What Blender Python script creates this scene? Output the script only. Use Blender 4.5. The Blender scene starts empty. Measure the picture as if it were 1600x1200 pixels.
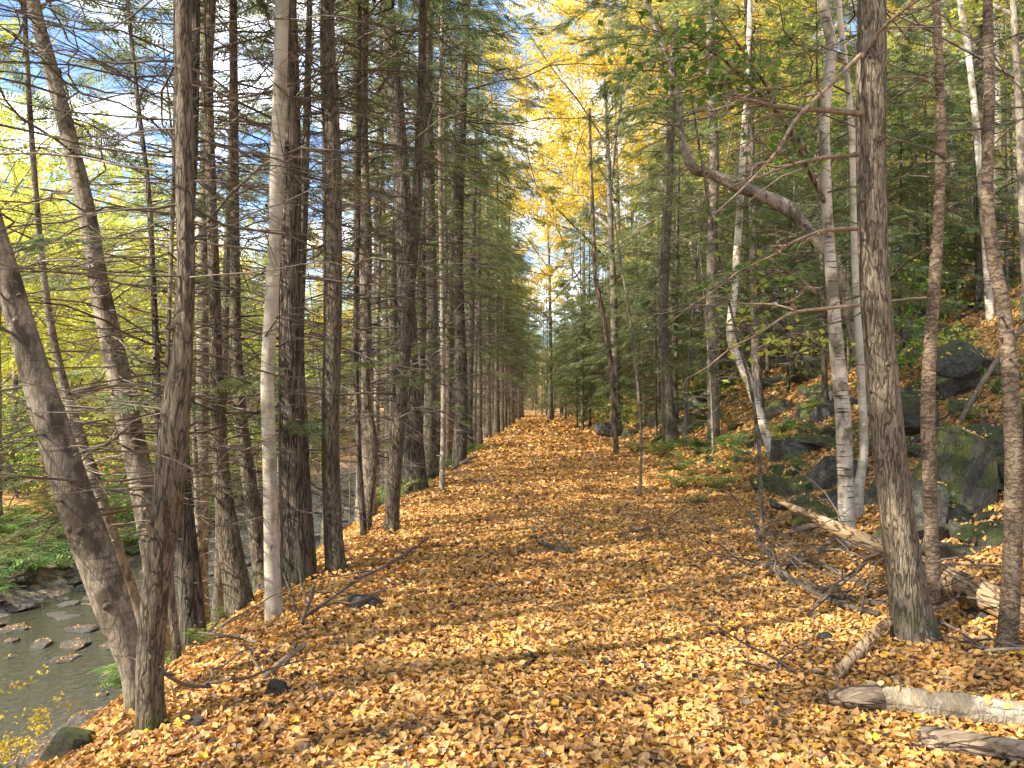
import bpy, math, random
import numpy as np
from mathutils import Vector, Matrix, Euler
R = math.radians
rng = np.random.default_rng(11)
sc = bpy.context.scene
COL = sc.collection

# ------------------------------------------------------------------ camera, sky, sun, exposure
CAM = np.array([0.0, 0.0, 1.55])
FPX, PITCH = 1200.0, math.atan(30 / 1200)
cd = bpy.data.cameras.new('camera'); cam = bpy.data.objects.new('camera', cd); COL.objects.link(cam)
cd.sensor_width = 36; cd.lens = 36 * FPX / 1600; cd.clip_start = 0.05; cd.clip_end = 2000
cam.location = CAM; cam.rotation_euler = (R(90) + PITCH, 0, 0)
sc.camera = cam

SUN_EL, SUN_AZ = 38, 246            # azimuth clockwise from +Y (the way down the path): from the left, a little behind
w = bpy.data.worlds.new('World'); sc.world = w; w.use_nodes = True
wn, wl = w.node_tree.nodes, w.node_tree.links
wn.clear()
sky = wn.new('ShaderNodeTexSky'); sky.sky_type = 'NISHITA'; sky.sun_disc = False
sky.sun_elevation = R(SUN_EL); sky.sun_rotation = R(SUN_AZ); sky.air_density = 1.0; sky.ozone_density = 4.0; sky.dust_density = 0.6
wc = wn.new('ShaderNodeTexCoord')
sepd = wn.new('ShaderNodeSeparateXYZ'); wl.new(wc.outputs['Generated'], sepd.inputs[0])
zz = wn.new('ShaderNodeMath'); zz.operation = 'ADD'; zz.inputs[1].default_value = 0.22; wl.new(sepd.outputs[2], zz.inputs[0])
zm = wn.new('ShaderNodeMath'); zm.operation = 'MAXIMUM'; zm.inputs[1].default_value = 0.1; wl.new(zz.outputs[0], zm.inputs[0])
dv = wn.new('ShaderNodeVectorMath'); dv.operation = 'DIVIDE'; wl.new(wc.outputs['Generated'], dv.inputs[0])
cmb = wn.new('ShaderNodeCombineXYZ')
for i in range(3): wl.new(zm.outputs[0], cmb.inputs[i])
wl.new(cmb.outputs[0], dv.inputs[1])
cn = wn.new('ShaderNodeTexNoise'); cn.inputs['Scale'].default_value = 1.7; cn.inputs['Detail'].default_value = 9
cn.inputs['Roughness'].default_value = 0.58; cn.inputs['Distortion'].default_value = 0.3
wl.new(dv.outputs[0], cn.inputs['Vector'])
cr = wn.new('ShaderNodeMapRange'); cr.inputs[1].default_value = 0.47; cr.inputs[2].default_value = 0.68
wl.new(cn.outputs[0], cr.inputs[0])
cmx = wn.new('ShaderNodeMix'); cmx.data_type = 'RGBA'; cmx.inputs['B'].default_value = (15.0, 14.7, 14.3, 1)
wl.new(cr.outputs[0], cmx.inputs['Factor']); wl.new(sky.outputs[0], cmx.inputs['A'])
bg = wn.new('ShaderNodeBackground'); bg.inputs['Strength'].default_value = 0.125
wl.new(cmx.outputs['Result'], bg.inputs['Color'])
wo = wn.new('ShaderNodeOutputWorld'); wl.new(bg.outputs[0], wo.inputs[0])

sd = bpy.data.lights.new('sun', 'SUN'); sun = bpy.data.objects.new('sun', sd); COL.objects.link(sun)
sd.energy = 3.9; sd.angle = R(0.5); sd.color = (1.0, 0.92, 0.78)
_a = R(SUN_AZ)
sdir = Vector((math.sin(_a) * math.cos(R(SUN_EL)), math.cos(_a) * math.cos(R(SUN_EL)), math.sin(R(SUN_EL))))
sun.rotation_euler = sdir.to_track_quat('Z', 'Y').to_euler()

vs = sc.view_settings; vs.view_transform = 'Standard'; vs.look = 'None'; vs.gamma = 1; vs.exposure = 1.7
cy = sc.cycles
cy.max_bounces = 5; cy.diffuse_bounces = 3; cy.glossy_bounces = 2; cy.transmission_bounces = 3; cy.transparent_max_bounces = 4
cy.use_adaptive_sampling = True; cy.adaptive_threshold = 0.02; cy.use_denoising = True
cy.caustics_reflective = False; cy.caustics_refractive = False; cy.sample_clamp_indirect = 6

# ------------------------------------------------------------------ helpers
CP, SP = math.cos(PITCH), math.sin(PITCH)
def at(px, py, Y):
    """the point at depth Y seen at a pixel of the 1600x1200 photograph"""
    x, y, z = (px - 800) / FPX, (600 - py) / FPX, -1.0
    d = np.array([x, y * -SP + CP, y * CP + SP])
    return CAM + d * (Y / d[1])

def lumps(x, y, s, seed, n=7):
    r = np.random.default_rng(seed); z = 0
    for i in range(n):
        a = r.uniform(0, 6.28); f = s * r.uniform(0.6, 1.9); p = r.uniform(0, 6.28)
        z = z + np.sin((x * math.cos(a) + y * math.sin(a)) * f + p + 0.7 * np.sin(y * f * .6 + p)) / n
    return z
def softplus(t, k=4.0):
    return np.log1p(np.exp(np.clip(t * k, -40, 40))) / k
def xc(y): return 0.035 * np.clip(y, -30, 95)
WATER = -3.15
def H(x, y):
    x = np.asarray(x, float); y = np.asarray(y, float)
    u = x - xc(y)
    base = 0.035 * lumps(x, y, 1.6, 3) + 0.05 * lumps(x, y, .55, 4)
    dl = -(u + 2.25 + 0.22 * lumps(y, y * 0, .7, 5))
    drop = 0.80 * softplus(dl - .1, 3.0)
    lim = 3.55
    left = -(drop - softplus(drop - lim, 2.5))
    db = -(u + 11.0 + 1.0 * lumps(y, y * 0, .25, 6))
    far = 0.45 * (softplus(db, 1.5) - softplus(db - 2.2, 1.5)) + 0.12 * softplus(db - 3, 1) + .34 * softplus(db - 22, .3) - .40 * softplus(db - 100, .1)
    dr = u - 2.75 - 0.25 * lumps(y, y * 0, .5, 7)
    right = 0.53 * softplus(dr - .35, 2.0) - .40 * softplus(dr - 62, .15)
    rough = np.clip((np.abs(u) - 2.6) / 3, 0, 1)
    base = base + rough * (0.16 * lumps(x, y, 1.3, 8) + .10 * lumps(x, y, 3.4, 12) + 0.45 * lumps(x, y, .33, 9) * np.clip((np.abs(u) - 5) / 8, 0, 1))
    damp = np.exp(-((u + 8.4) / 2.8) ** 6)
    base = base * (1 - .45 * damp) + .10 * softplus(y - 105, .2) * np.exp(-(u / 90) ** 2)
    return base + left + far + right
def h1(x, y): return float(H(x, y))

def link(o, parent=None):
    COL.objects.link(o)
    if parent is not None: o.parent = parent
    return o
def tag(o, label=None, cat=None, group=None, kind=None):
    if label: o['label'] = label
    if cat: o['category'] = cat
    if group: o['group'] = group
    if kind: o['kind'] = kind
    return o
def empty(name, loc=(0, 0, 0), rz=0, sc_=1.0):
    o = bpy.data.objects.new(name, None); o.location = loc; o.rotation_euler = (0, 0, rz)
    o.scale = (sc_,) * 3 if not hasattr(sc_, '__len__') else sc_
    o.empty_display_size = .2
    return link(o)

class MB:
    """collects vertices and faces, builds one mesh"""
    def __init__(s): s.V = []; s.F = []; s.n = 0
    def add(s, V, F, mat=0, tone=0.5):
        V = np.asarray(V, float); F = np.asarray(F, int)
        t = np.full(len(F), tone) if np.isscalar(tone) else np.asarray(tone)
        s.V.append(V); s.F.append((F + s.n, np.full(len(F), mat), t)); s.n += len(V)
    def tube(s, P, r, sides=6, mat=0, cap=True, tone=.5, wob=0, flare=0, seed=0):
        P = np.asarray(P, float); k = len(P); r = np.broadcast_to(np.asarray(r, float), (k,))
        T = np.gradient(P, axis=0); T /= np.linalg.norm(T, axis=1)[:, None] + 1e-9
        m = T.mean(0); ref = np.array([0, 0, 1.]) if abs(m[2]) < .8 * np.linalg.norm(m) else np.array([0, 1., 0])
        A = np.cross(T, ref); A /= np.linalg.norm(A, axis=1)[:, None] + 1e-9
        B = np.cross(T, A)
        a = np.linspace(0, 2 * math.pi, sides, endpoint=False)
        rr = np.repeat(r[:, None], sides, 1)
        if wob:
            l = np.cumsum(np.r_[0, np.linalg.norm(np.diff(P, axis=0), axis=1)])[:, None]
            g = np.random.default_rng(seed)
            p = g.uniform(0, 6.28, 6)
            rr = rr * (1 + wob * (.5 * np.sin(2 * a + p[0] + l * 1.1) + .35 * np.sin(3 * a + p[1] - l * 1.7) + .3 * np.sin(5 * a + p[2] + l * .6) + .3 * np.sin(l * 4 + p[3] + a)))
            if flare:
                rr = rr * (1 + flare * np.exp(-l / (2.2 * r[0])) * (1 + .45 * np.sin(4 * a + p[4]) + .3 * np.sin(7 * a + p[5])))
        V = (P[:, None] + rr[..., None] * (np.cos(a)[None, :, None] * A[:, None] + np.sin(a)[None, :, None] * B[:, None])).reshape(-1, 3)
        i = np.arange(k - 1)[:, None] * sides; j = np.arange(sides)[None]; jn = (j + 1) % sides
        F = np.stack([i + j, i + jn, i + sides + jn, i + sides + j], -1).reshape(-1, 4)
        s.add(V, F, mat, tone)
        if cap:
            s.add(V[:sides], [list(range(sides))[::-1]] if sides > 2 else [], mat, tone)
            s.add(V[-sides:], [list(range(sides))], mat, tone)
    def mesh(s, name, mats, smooth=True, tone=False):
        me = bpy.data.meshes.new(name)
        V = np.concatenate(s.V); me.vertices.add(len(V)); me.vertices.foreach_set('co', V.astype(np.float32).ravel())
        tot = np.concatenate([np.full(len(f), f.shape[1]) for f, _, _ in s.F if len(f)])
        loops = np.concatenate([f.ravel() for f, _, _ in s.F if len(f)])
        me.loops.add(len(loops)); me.loops.foreach_set('vertex_index', loops.astype(np.int32))
        me.polygons.add(len(tot)); st = np.r_[0, np.cumsum(tot)[:-1]]
        me.polygons.foreach_set('loop_start', st.astype(np.int32)); me.polygons.foreach_set('loop_total', tot.astype(np.int32))
        me.polygons.foreach_set('material_index', np.concatenate([m for f, m, _ in s.F if len(f)]).astype(np.int32))
        me.polygons.foreach_set('use_smooth', np.full(len(tot), smooth))
        if tone:
            at_ = me.attributes.new('tone', 'FLOAT', 'FACE')
            at_.data.foreach_set('value', np.concatenate([t for f, _, t in s.F if len(f)]).astype(np.float32))
        for m in mats: me.materials.append(m)
        me.update(calc_edges=True); me.validate()
        return me
    def obj(s, name, mats, parent=None, smooth=True, tone=False):
        return link(bpy.data.objects.new(name, s.mesh(name, mats, smooth, tone)), parent)

def put(name, me, parent=None, loc=(0, 0, 0), rot=(0, 0, 0), scale=1):
    o = bpy.data.objects.new(name, me); o.location = loc; o.rotation_euler = rot
    o.scale = (scale,) * 3 if np.isscalar(scale) else scale
    return link(o, parent)

def spline(P, n):
    """Catmull-Rom through rows of P, n points"""
    P = np.asarray(P, float); k = len(P)
    Q = np.vstack([2 * P[0] - P[1], P, 2 * P[-1] - P[-2]])
    t = np.linspace(0, k - 1 - 1e-6, n); i = t.astype(int); f = (t - i)[:, None]
    a, b, c, d = Q[i], Q[i + 1], Q[i + 2], Q[i + 3]
    return .5 * (2 * b + (c - a) * f + (2 * a - 5 * b + 4 * c - d) * f ** 2 + (3 * b - a - 3 * c + d) * f ** 3)

# ------------------------------------------------------------------ materials
def nmat(name):
    m = bpy.data.materials.new(name); m.use_nodes = True
    nt = m.node_tree; nt.nodes.clear()
    out = nt.nodes.new('ShaderNodeOutputMaterial'); p = nt.nodes.new('ShaderNodeBsdfPrincipled')
    nt.links.new(p.outputs[0], out.inputs[0]); p.inputs['Roughness'].default_value = .85
    p.inputs['Specular IOR Level'].default_value = .3
    return m, nt.nodes, nt.links, p, out
def noise(N, L, vec, scale, detail=4, rough=.55, dist=0):
    n = N.new('ShaderNodeTexNoise'); n.inputs['Scale'].default_value = scale; n.inputs['Detail'].default_value = detail
    n.inputs['Roughness'].default_value = rough; n.inputs['Distortion'].default_value = dist
    if vec is not None: L.new(vec, n.inputs['Vector'])
    return n.outputs[0]
def ramp(N, L, fac, stops, interp='LINEAR'):
    r = N.new('ShaderNodeValToRGB'); r.color_ramp.interpolation = interp
    e = r.color_ramp.elements
    while len(e) < len(stops): e.new(.5)
    for x, (p, c) in zip(e, stops): x.position = p; x.color = (*c, 1)
    L.new(fac, r.inputs[0]); return r.outputs[0]
def mapping(N, L, scale, kind='Object'):
    t = N.new('ShaderNodeTexCoord'); m = N.new('ShaderNodeMapping'); m.inputs['Scale'].default_value = scale
    L.new(t.outputs[kind], m.inputs[0]); return m.outputs[0]
def mix(N, L, fac, a, b, mode='MIX'):
    m = N.new('ShaderNodeMix'); m.data_type = 'RGBA'; m.blend_type = mode
    for s, v in (('Factor', fac), ('A', a), ('B', b)):
        if hasattr(v, 'is_output'): L.new(v, m.inputs[s])
        else: m.inputs[s].default_value = v if s == 'Factor' else (*v, 1)
    return m.outputs['Result']
def bump(N, L, hgt, p, dist=.01, strength=1.0):
    b = N.new('ShaderNodeBump'); b.inputs['Distance'].default_value = dist; b.inputs['Strength'].default_value = strength
    L.new(hgt, b.inputs['Height']); L.new(b.outputs[0], p.inputs['Normal'])
def mathn(N, L, op, a, b=0.0, clamp=False):
    m = N.new('ShaderNodeMath'); m.operation = op; m.use_clamp = clamp
    for i, v in enumerate((a, b)):
        if hasattr(v, 'is_output'): L.new(v, m.inputs[i])
        else: m.inputs[i].default_value = v
    return m.outputs[0]

def bark(name, dark, mid, light, zscale=.22, scale=28, depth=.012, moss=0.0, blotch=None, ring=0.0, fs=1.0, vec=None):
    m, N, L, p, _ = nmat(name)
    v = mapping(N, L, vec or (1, 1, zscale))
    n1 = noise(N, L, v, scale, 6, .65, .6)
    def ridge(sc_, wd):      # thin dark furrows where a stretched noise crosses its middle value
        q = mathn(N, L, 'ABSOLUTE', mathn(N, L, 'SUBTRACT', noise(N, L, v, sc_, 3, .5, .5), .5))
        r = N.new('ShaderNodeMapRange'); r.inputs[1].default_value = 0; r.inputs[2].default_value = wd; L.new(q, r.inputs[0]); return r.outputs[0]
    fur = mathn(N, L, 'MULTIPLY', ridge(scale * .55, .07), mathn(N, L, 'ADD', mathn(N, L, 'MULTIPLY', ridge(scale * 1.2, .10), .5), .5))
    fur = mathn(N, L, 'ADD', mathn(N, L, 'MULTIPLY', fur, fs), 1 - fs)
    hgt = mathn(N, L, 'MULTIPLY', fur, mathn(N, L, 'ADD', n1, .25))
    c = ramp(N, L, hgt, [(.10, dark), (.42, mid), (.80, light)])
    v2 = mapping(N, L, (1, 1, .6))
    big = noise(N, L, v2, 2.3, 5, .6)
    if blotch:
        f = N.new('ShaderNodeMapRange'); f.inputs[1].default_value = .50; f.inputs[2].default_value = .60; L.new(noise(N, L, v2, 5, 5, .65), f.inputs[0])
        c = mix(N, L, f.outputs[0], c, blotch)
    c = mix(N, L, 1.0, c, ramp(N, L, big, [(.3, (.62, .60, .58)), (.7, (1.25, 1.22, 1.18))]), 'MULTIPLY')
    if ring:
        v3 = mapping(N, L, (3, 3, 30))
        rg = noise(N, L, v3, 1.6, 4, .6)
        f = N.new('ShaderNodeMapRange'); f.inputs[1].default_value = .58; f.inputs[2].default_value = .64; L.new(rg, f.inputs[0])
        c = mix(N, L, mathn(N, L, 'MULTIPLY', f.outputs[0], ring), c, (.045, .035, .03))
    if moss:
        tc = N.new('ShaderNodeTexCoord'); sp = N.new('ShaderNodeSeparateXYZ'); L.new(tc.outputs['Object'], sp.inputs[0])
        zf = N.new('ShaderNodeMapRange'); zf.inputs[1].default_value = .38; zf.inputs[2].default_value = 0.0; L.new(sp.outputs[2], zf.inputs[0])
        mm = N.new('ShaderNodeMapRange'); mm.inputs[1].default_value = .45; mm.inputs[2].default_value = .62; L.new(noise(N, L, v2, 9, 5), mm.inputs[0])
        c = mix(N, L, mathn(N, L, 'MULTIPLY', mathn(N, L, 'MULTIPLY', zf.outputs[0], mm.outputs[0]), moss), c, (.06, .085, .02))
    oi = N.new('ShaderNodeObjectInfo')
    c = mix(N, L, 1.0, c, ramp(N, L, oi.outputs['Random'], [(0, (.78, .76, .74)), (.5, (1, .98, .95)), (1, (1.25, 1.2, 1.15))]), 'MULTIPLY')
    L.new(c, p.inputs['Base Color']); bump(N, L, hgt, p, depth)
    return m
M = {}
M['hemlock'] = bark('hemlock bark', (.040, .032, .023), (.152, .128, .094), (.255, .225, .172), .17, 60, .014, fs=.9, moss=.8)
M['dark'] = bark('dark furrowed bark', (.030, .024, .019), (.108, .092, .072), (.20, .176, .142), .12, 38, .015, moss=.8)
M['grey'] = bark('grey brown bark', (.045, .036, .027), (.17, .148, .112), (.32, .285, .23), .35, 34, .006, fs=.5, moss=.5, blotch=(.075, .062, .046), ring=.5)
M['beech'] = bark('smooth pale bark', (.22, .20, .165), (.40, .37, .31), (.5, .47, .40), .5, 14, .002, fs=.1, blotch=(.27, .26, .2), ring=.35)
M['birch'] = bark('pale birch bark', (.26, .22, .18), (.48, .44, .37), (.62, .58, .5), .9, 16, .003, fs=.15, blotch=(.22, .19, .14), ring=.95)
M['flaky'] = bark('flaky ringed bark', (.05, .036, .025), (.14, .105, .072), (.25, .20, .145), 1.8, 24, .006, fs=.8, ring=.7)
M['dead'] = bark('bare dead wood', (.06, .042, .03), (.19, .145, .10), (.34, .28, .20), .15, 20, .004)
M['limb'] = bark('bare limb bark', (.05, .036, .026), (.16, .12, .085), (.29, .23, .17), 1, 24, .003, vec=(.25, 1, 1), fs=.5)
M['wood'] = bark('split pale wood', (.10, .06, .03), (.36, .25, .14), (.55, .42, .26), 1, 30, .006, vec=(1, .12, 1))
M['logbark'] = bark('weathered log bark', (.05, .035, .025), (.19, .14, .095), (.34, .27, .19), 1, 26, .008, vec=(.15, 1, 1))
M['birchlog'] = bark('peeling birch log bark', (.10, .085, .06), (.36, .325, .25), (.54, .50, .40), 1, 55, .008, vec=(1, .5, .5), fs=.7, blotch=(.24, .20, .14), ring=.6)

def plain(name, stops, scale=12, rough=.85, b=0.0, rnd=True):
    m, N, L, p, _ = nmat(name)
    n = noise(N, L, mapping(N, L, (1, 1, 1)), scale, 5, .6)
    c = ramp(N, L, n, stops)
    if rnd:
        oi = N.new('ShaderNodeObjectInfo')
        c = mix(N, L, 1.0, c, ramp(N, L, oi.outputs['Random'], [(0, (.7, .7, .7)), (1, (1.3, 1.3, 1.3))]), 'MULTIPLY')
    L.new(c, p.inputs['Base Color']); p.inputs['Roughness'].default_value = rough
    if b: bump(N, L, n, p, b)
    return m
M['twig'] = plain('dry twig', [(.3, (.055, .042, .032)), (.55, (.13, .105, .08)), (.75, (.27, .23, .18))], 3)

def leafmat(name, cols, trans=.45, var=.25, rough=.55, attr=False, shine=.25, big=None):
    m, N, L, p, out = nmat(name)
    if attr:
        g = N.new('ShaderNodeAttribute'); g.attribute_name = 'tone'; f = g.outputs['Fac']
    else:
        g = N.new('ShaderNodeNewGeometry'); f = g.outputs['Random Per Island']
    n = len(cols)
    c = ramp(N, L, f, [((i + .5) / n, x) for i, x in enumerate(cols)])
    if big:
        bn = noise(N, L, mapping(N, L, (1, 1, 1)), big, 3, .5)
        c = mix(N, L, 1.0, c, ramp(N, L, bn, [(.35, (.72, .78, .7)), (.65, (1.25, 1.18, 1.1))]), 'MULTIPLY')
    oi = N.new('ShaderNodeObjectInfo')
    c = mix(N, L, 1.0, c, ramp(N, L, oi.outputs['Random'], [(0, (1 - var, 1 - var * .5, 1 - var * .6)), (1, (1 + var, 1 + var * .7, 1))]), 'MULTIPLY')
    L.new(c, p.inputs['Base Color']); p.inputs['Roughness'].default_value = rough; p.inputs['Specular IOR Level'].default_value = shine
    if trans:
        t = N.new('ShaderNodeBsdfTranslucent'); L.new(c, t.inputs[0])
        ms = N.new('ShaderNodeMixShader'); ms.inputs[0].default_value = trans
        L.new(p.outputs[0], ms.inputs[1]); L.new(t.outputs[0], ms.inputs[2]); L.new(ms.outputs[0], out.inputs[0])
    return m
M['needles'] = leafmat('hemlock needles', [(.09, .14, .055), (.14, .195, .08), (.20, .25, .10), (.27, .31, .13), (.28, .25, .14)], .52)
M['yellow'] = leafmat('yellow leaves', [(.70, .50, .06), (.76, .58, .08), (.80, .66, .13), (.66, .60, .12), (.78, .50, .06)], .5, .1)
M['lime'] = leafmat('yellow green leaves', [(.44, .52, .10), (.60, .62, .12), (.74, .70, .16), (.36, .48, .11), (.78, .64, .14)], .55, .2)
M['green'] = leafmat('green leaves', [(.09, .19, .035), (.14, .27, .05), (.22, .35, .06), (.34, .40, .07), (.13, .23, .06)], .45, .2)
M['fern'] = leafmat('fern fronds', [(.075, .15, .045), (.12, .21, .06), (.19, .28, .08), (.34, .36, .10)], .45, .4)
litter_cols = [(0.035, 0.02, 0.015), (0.09, 0.045, 0.025), (0.2, 0.095, 0.045), (0.303, 0.248, 0.178), (0.359, 0.171, 0.052), (0.471, 0.236, 0.068), (0.539, 0.277, 0.084), (0.527, 0.254, 0.052), (0.595, 0.331, 0.115), (0.561, 0.342, 0.147), (0.617, 0.319, 0.063), (0.662, 0.389, 0.115), (0.673, 0.461, 0.21), (0.718, 0.389, 0.037), (0.83, 0.532, 0.052)]
M['litter'] = leafmat('fallen leaves', litter_cols, .12, 0, .5, attr=True, shine=.35)

# ground: leaf litter on soil, rock-strewn stream bed low down
def ground_mat():
    m, N, L, p, _ = nmat('forest ground')
    t = N.new('ShaderNodeTexCoord'); v = t.outputs['Object']
    vo = N.new('ShaderNodeTexVoronoi'); vo.inputs['Scale'].default_value = 17; L.new(v, vo.inputs['Vector'])
    sx = N.new('ShaderNodeSeparateColor'); L.new(vo.outputs['Color'], sx.inputs[0])
    n = 15
    c = ramp(N, L, sx.outputs[0], [((i + .5) / n, x) for i, x in enumerate(litter_cols)])
    e = N.new('ShaderNodeMapRange'); e.inputs[1].default_value = .02; e.inputs[2].default_value = .05; L.new(vo.outputs['Distance'], e.inputs[0])
    c = mix(N, L, mathn(N, L, 'MULTIPLY', e.outputs[0], .3), c, (.10, .055, .03))
    # soil shows through on the slopes, moss and debris in patches
    geo = N.new('ShaderNodeNewGeometry'); sn = N.new('ShaderNodeSeparateXYZ'); L.new(geo.outputs['Normal'], sn.inputs[0])
    st = N.new('ShaderNodeMapRange'); st.inputs[1].default_value = .97; st.inputs[2].default_value = .8; L.new(sn.outputs[2], st.inputs[0])
    pn = N.new('ShaderNodeMapRange'); pn.inputs[1].default_value = .42; pn.inputs[2].default_value = .58; L.new(noise(N, L, v, 1.1, 6, .65), pn.inputs[0])
    soil = ramp(N, L, noise(N, L, v, 14, 6, .7), [(.3, (.035, .025, .018)), (.5, (.09, .065, .04)), (.62, (.08, .10, .03)), (.8, (.20, .15, .09))])
    c = mix(N, L, mathn(N, L, 'MULTIPLY', st.outputs[0], pn.outputs[0]), c, soil)
    sp = N.new('ShaderNodeSeparateXYZ'); L.new(v, sp.inputs[0])
    lo = N.new('ShaderNodeMapRange'); lo.inputs[1].default_value = -2.2; lo.inputs[2].default_value = -2.9; L.new(sp.outputs[2], lo.inputs[0])
    bed = ramp(N, L, noise(N, L, v, 5, 6, .7), [(.35, (.05, .05, .04)), (.5, (.15, .135, .11)), (.6, (.34, .26, .16)), (.75, (.42, .25, .1))])
    c = mix(N, L, lo.outputs[0], c, bed)
    L.new(c, p.inputs['Base Color'])
    bump(N, L, sx.outputs[1], p, .02)
    return m
M['ground'] = ground_mat()

def rock_mat(name, base, moss, mossy):
    m, N, L, p, _ = nmat(name)
    v = mapping(N, L, (1, 1, 1))
    n1 = noise(N, L, v, 7, 8, .65, .4)
    c = ramp(N, L, n1, [(.3, tuple(x * .35 for x in base)), (.5, base), (.68, tuple(x * 1.7 for x in base)), (.74, (.36, .37, .32))])
    geo = N.new('ShaderNodeNewGeometry'); sn = N.new('ShaderNodeSeparateXYZ'); L.new(geo.outputs['Normal'], sn.inputs[0])
    k = mathn(N, L, 'ADD', mathn(N, L, 'MULTIPLY', sn.outputs[2], .5), noise(N, L, v, 3.5, 6, .6))
    f = N.new('ShaderNodeMapRange'); f.inputs[1].default_value = .92 - mossy * .5; f.inputs[2].default_value = 1.08 - mossy * .5; L.new(k, f.inputs[0])
    mc = ramp(N, L, noise(N, L, v, 30, 4, .7), [(.3, tuple(x * .5 for x in moss)), (.7, tuple(x * 1.5 for x in moss))])
    c = mix(N, L, f.outputs[0], c, mc)
    L.new(c, p.inputs['Base Color']); p.inputs['Roughness'].default_value = .8
    vo = N.new('ShaderNodeTexVoronoi'); vo.feature = 'DISTANCE_TO_EDGE'; vo.inputs['Scale'].default_value = 2.2
    wv = N.new('ShaderNodeVectorMath'); wv.operation = 'ADD'; nz = N.new('ShaderNodeTexNoise'); nz.inputs['Scale'].default_value = 4; nz.inputs['Detail'].default_value = 5
    L.new(v, nz.inputs['Vector']); L.new(v, wv.inputs[0]); L.new(nz.outputs['Color'], wv.inputs[1]); L.new(wv.outputs[0], vo.inputs['Vector'])
    ck = N.new('ShaderNodeMapRange'); ck.inputs[1].default_value = 0; ck.inputs[2].default_value = .05; L.new(vo.outputs['Distance'], ck.inputs[0])
    lich = N.new('ShaderNodeMapRange'); lich.inputs[1].default_value = .60; lich.inputs[2].default_value = .63; L.new(noise(N, L, v, 11, 6, .7), lich.inputs[0])
    c2 = mix(N, L, mathn(N, L, 'MULTIPLY', lich.outputs[0], .7), c, (.26, .28, .22)); L.new(c2, p.inputs['Base Color'])
    hh = mathn(N, L, 'ADD', mathn(N, L, 'ADD', n1, mathn(N, L, 'MULTIPLY', ck.outputs[0], .8)), mathn(N, L, 'MULTIPLY', noise(N, L, v, 45, 6, .75), .7))
    bump(N, L, hh, p, .06)
    return m
M['rock_moss'] = rock_mat('mossy rock', (.13, .122, .098), (.11, .13, .035), .80)
M['rock'] = rock_mat('dark lichened rock', (.16, .152, .128), (.09, .105, .038), .42)
M['rock_pale'] = rock_mat('stream rock', (.15, .13, .11), (.14, .10, .05), -.1)

def water_mat():
    m, N, L, p, _ = nmat('stream water')
    p.inputs['Base Color'].default_value = (.035, .032, .022, 1); p.inputs['Roughness'].default_value = .04
    p.inputs['Specular IOR Level'].default_value = .8
    v = mapping(N, L, (1, .6, 1)); bump(N, L, noise(N, L, v, 7, 5, .65, .6), p, .05, .8)
    return m
M['water'] = water_mat()

# ------------------------------------------------------------------ ground and stream
def axis(segs):
    out = []
    for a, b, d in segs: out.append(np.arange(a, b, d))
    return np.r_[np.concatenate(out), segs[-1][1]]
gx = axis([(-420, -120, 15), (-120, -40, 3), (-40, -14, 1), (-14, -6, .35), (-6, 7, .12), (7, 16, .3), (16, 50, 1.2), (50, 130, 5), (130, 420, 20)])
gy = axis([(-60, -6, 3), (-6, 2, .8), (2, 14, .14), (14, 30, .35), (30, 90, 1.2), (90, 200, 6), (200, 620, 25)])
X, Yg = np.meshgrid(gx, gy); Z = H(X, Yg)
b = MB(); nx, ny = len(gx), len(gy)
i = np.arange(ny - 1)[:, None] * nx + np.arange(nx - 1)[None]
b.add(np.stack([X, Yg, Z], -1).reshape(-1, 3), np.stack([i, i + 1, i + nx + 1, i + nx], -1).reshape(-1, 4))
tag(b.obj('ground', [M['ground']]), 'leaf covered forest floor, bank and hillside', 'ground', kind='structure')
b = MB(); ys = np.linspace(-40, 200, 60)
b.add(np.concatenate([[(xc(y) - 15.5, y, WATER), (xc(y) - 4.6, y, WATER)] for y in ys]), [(2 * k, 2 * k + 1, 2 * k + 3, 2 * k + 2) for k in range(59)])
tag(b.obj('stream_water', [M['water']]), 'shallow olive brown stream water below the bank', 'water', kind='structure')

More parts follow.
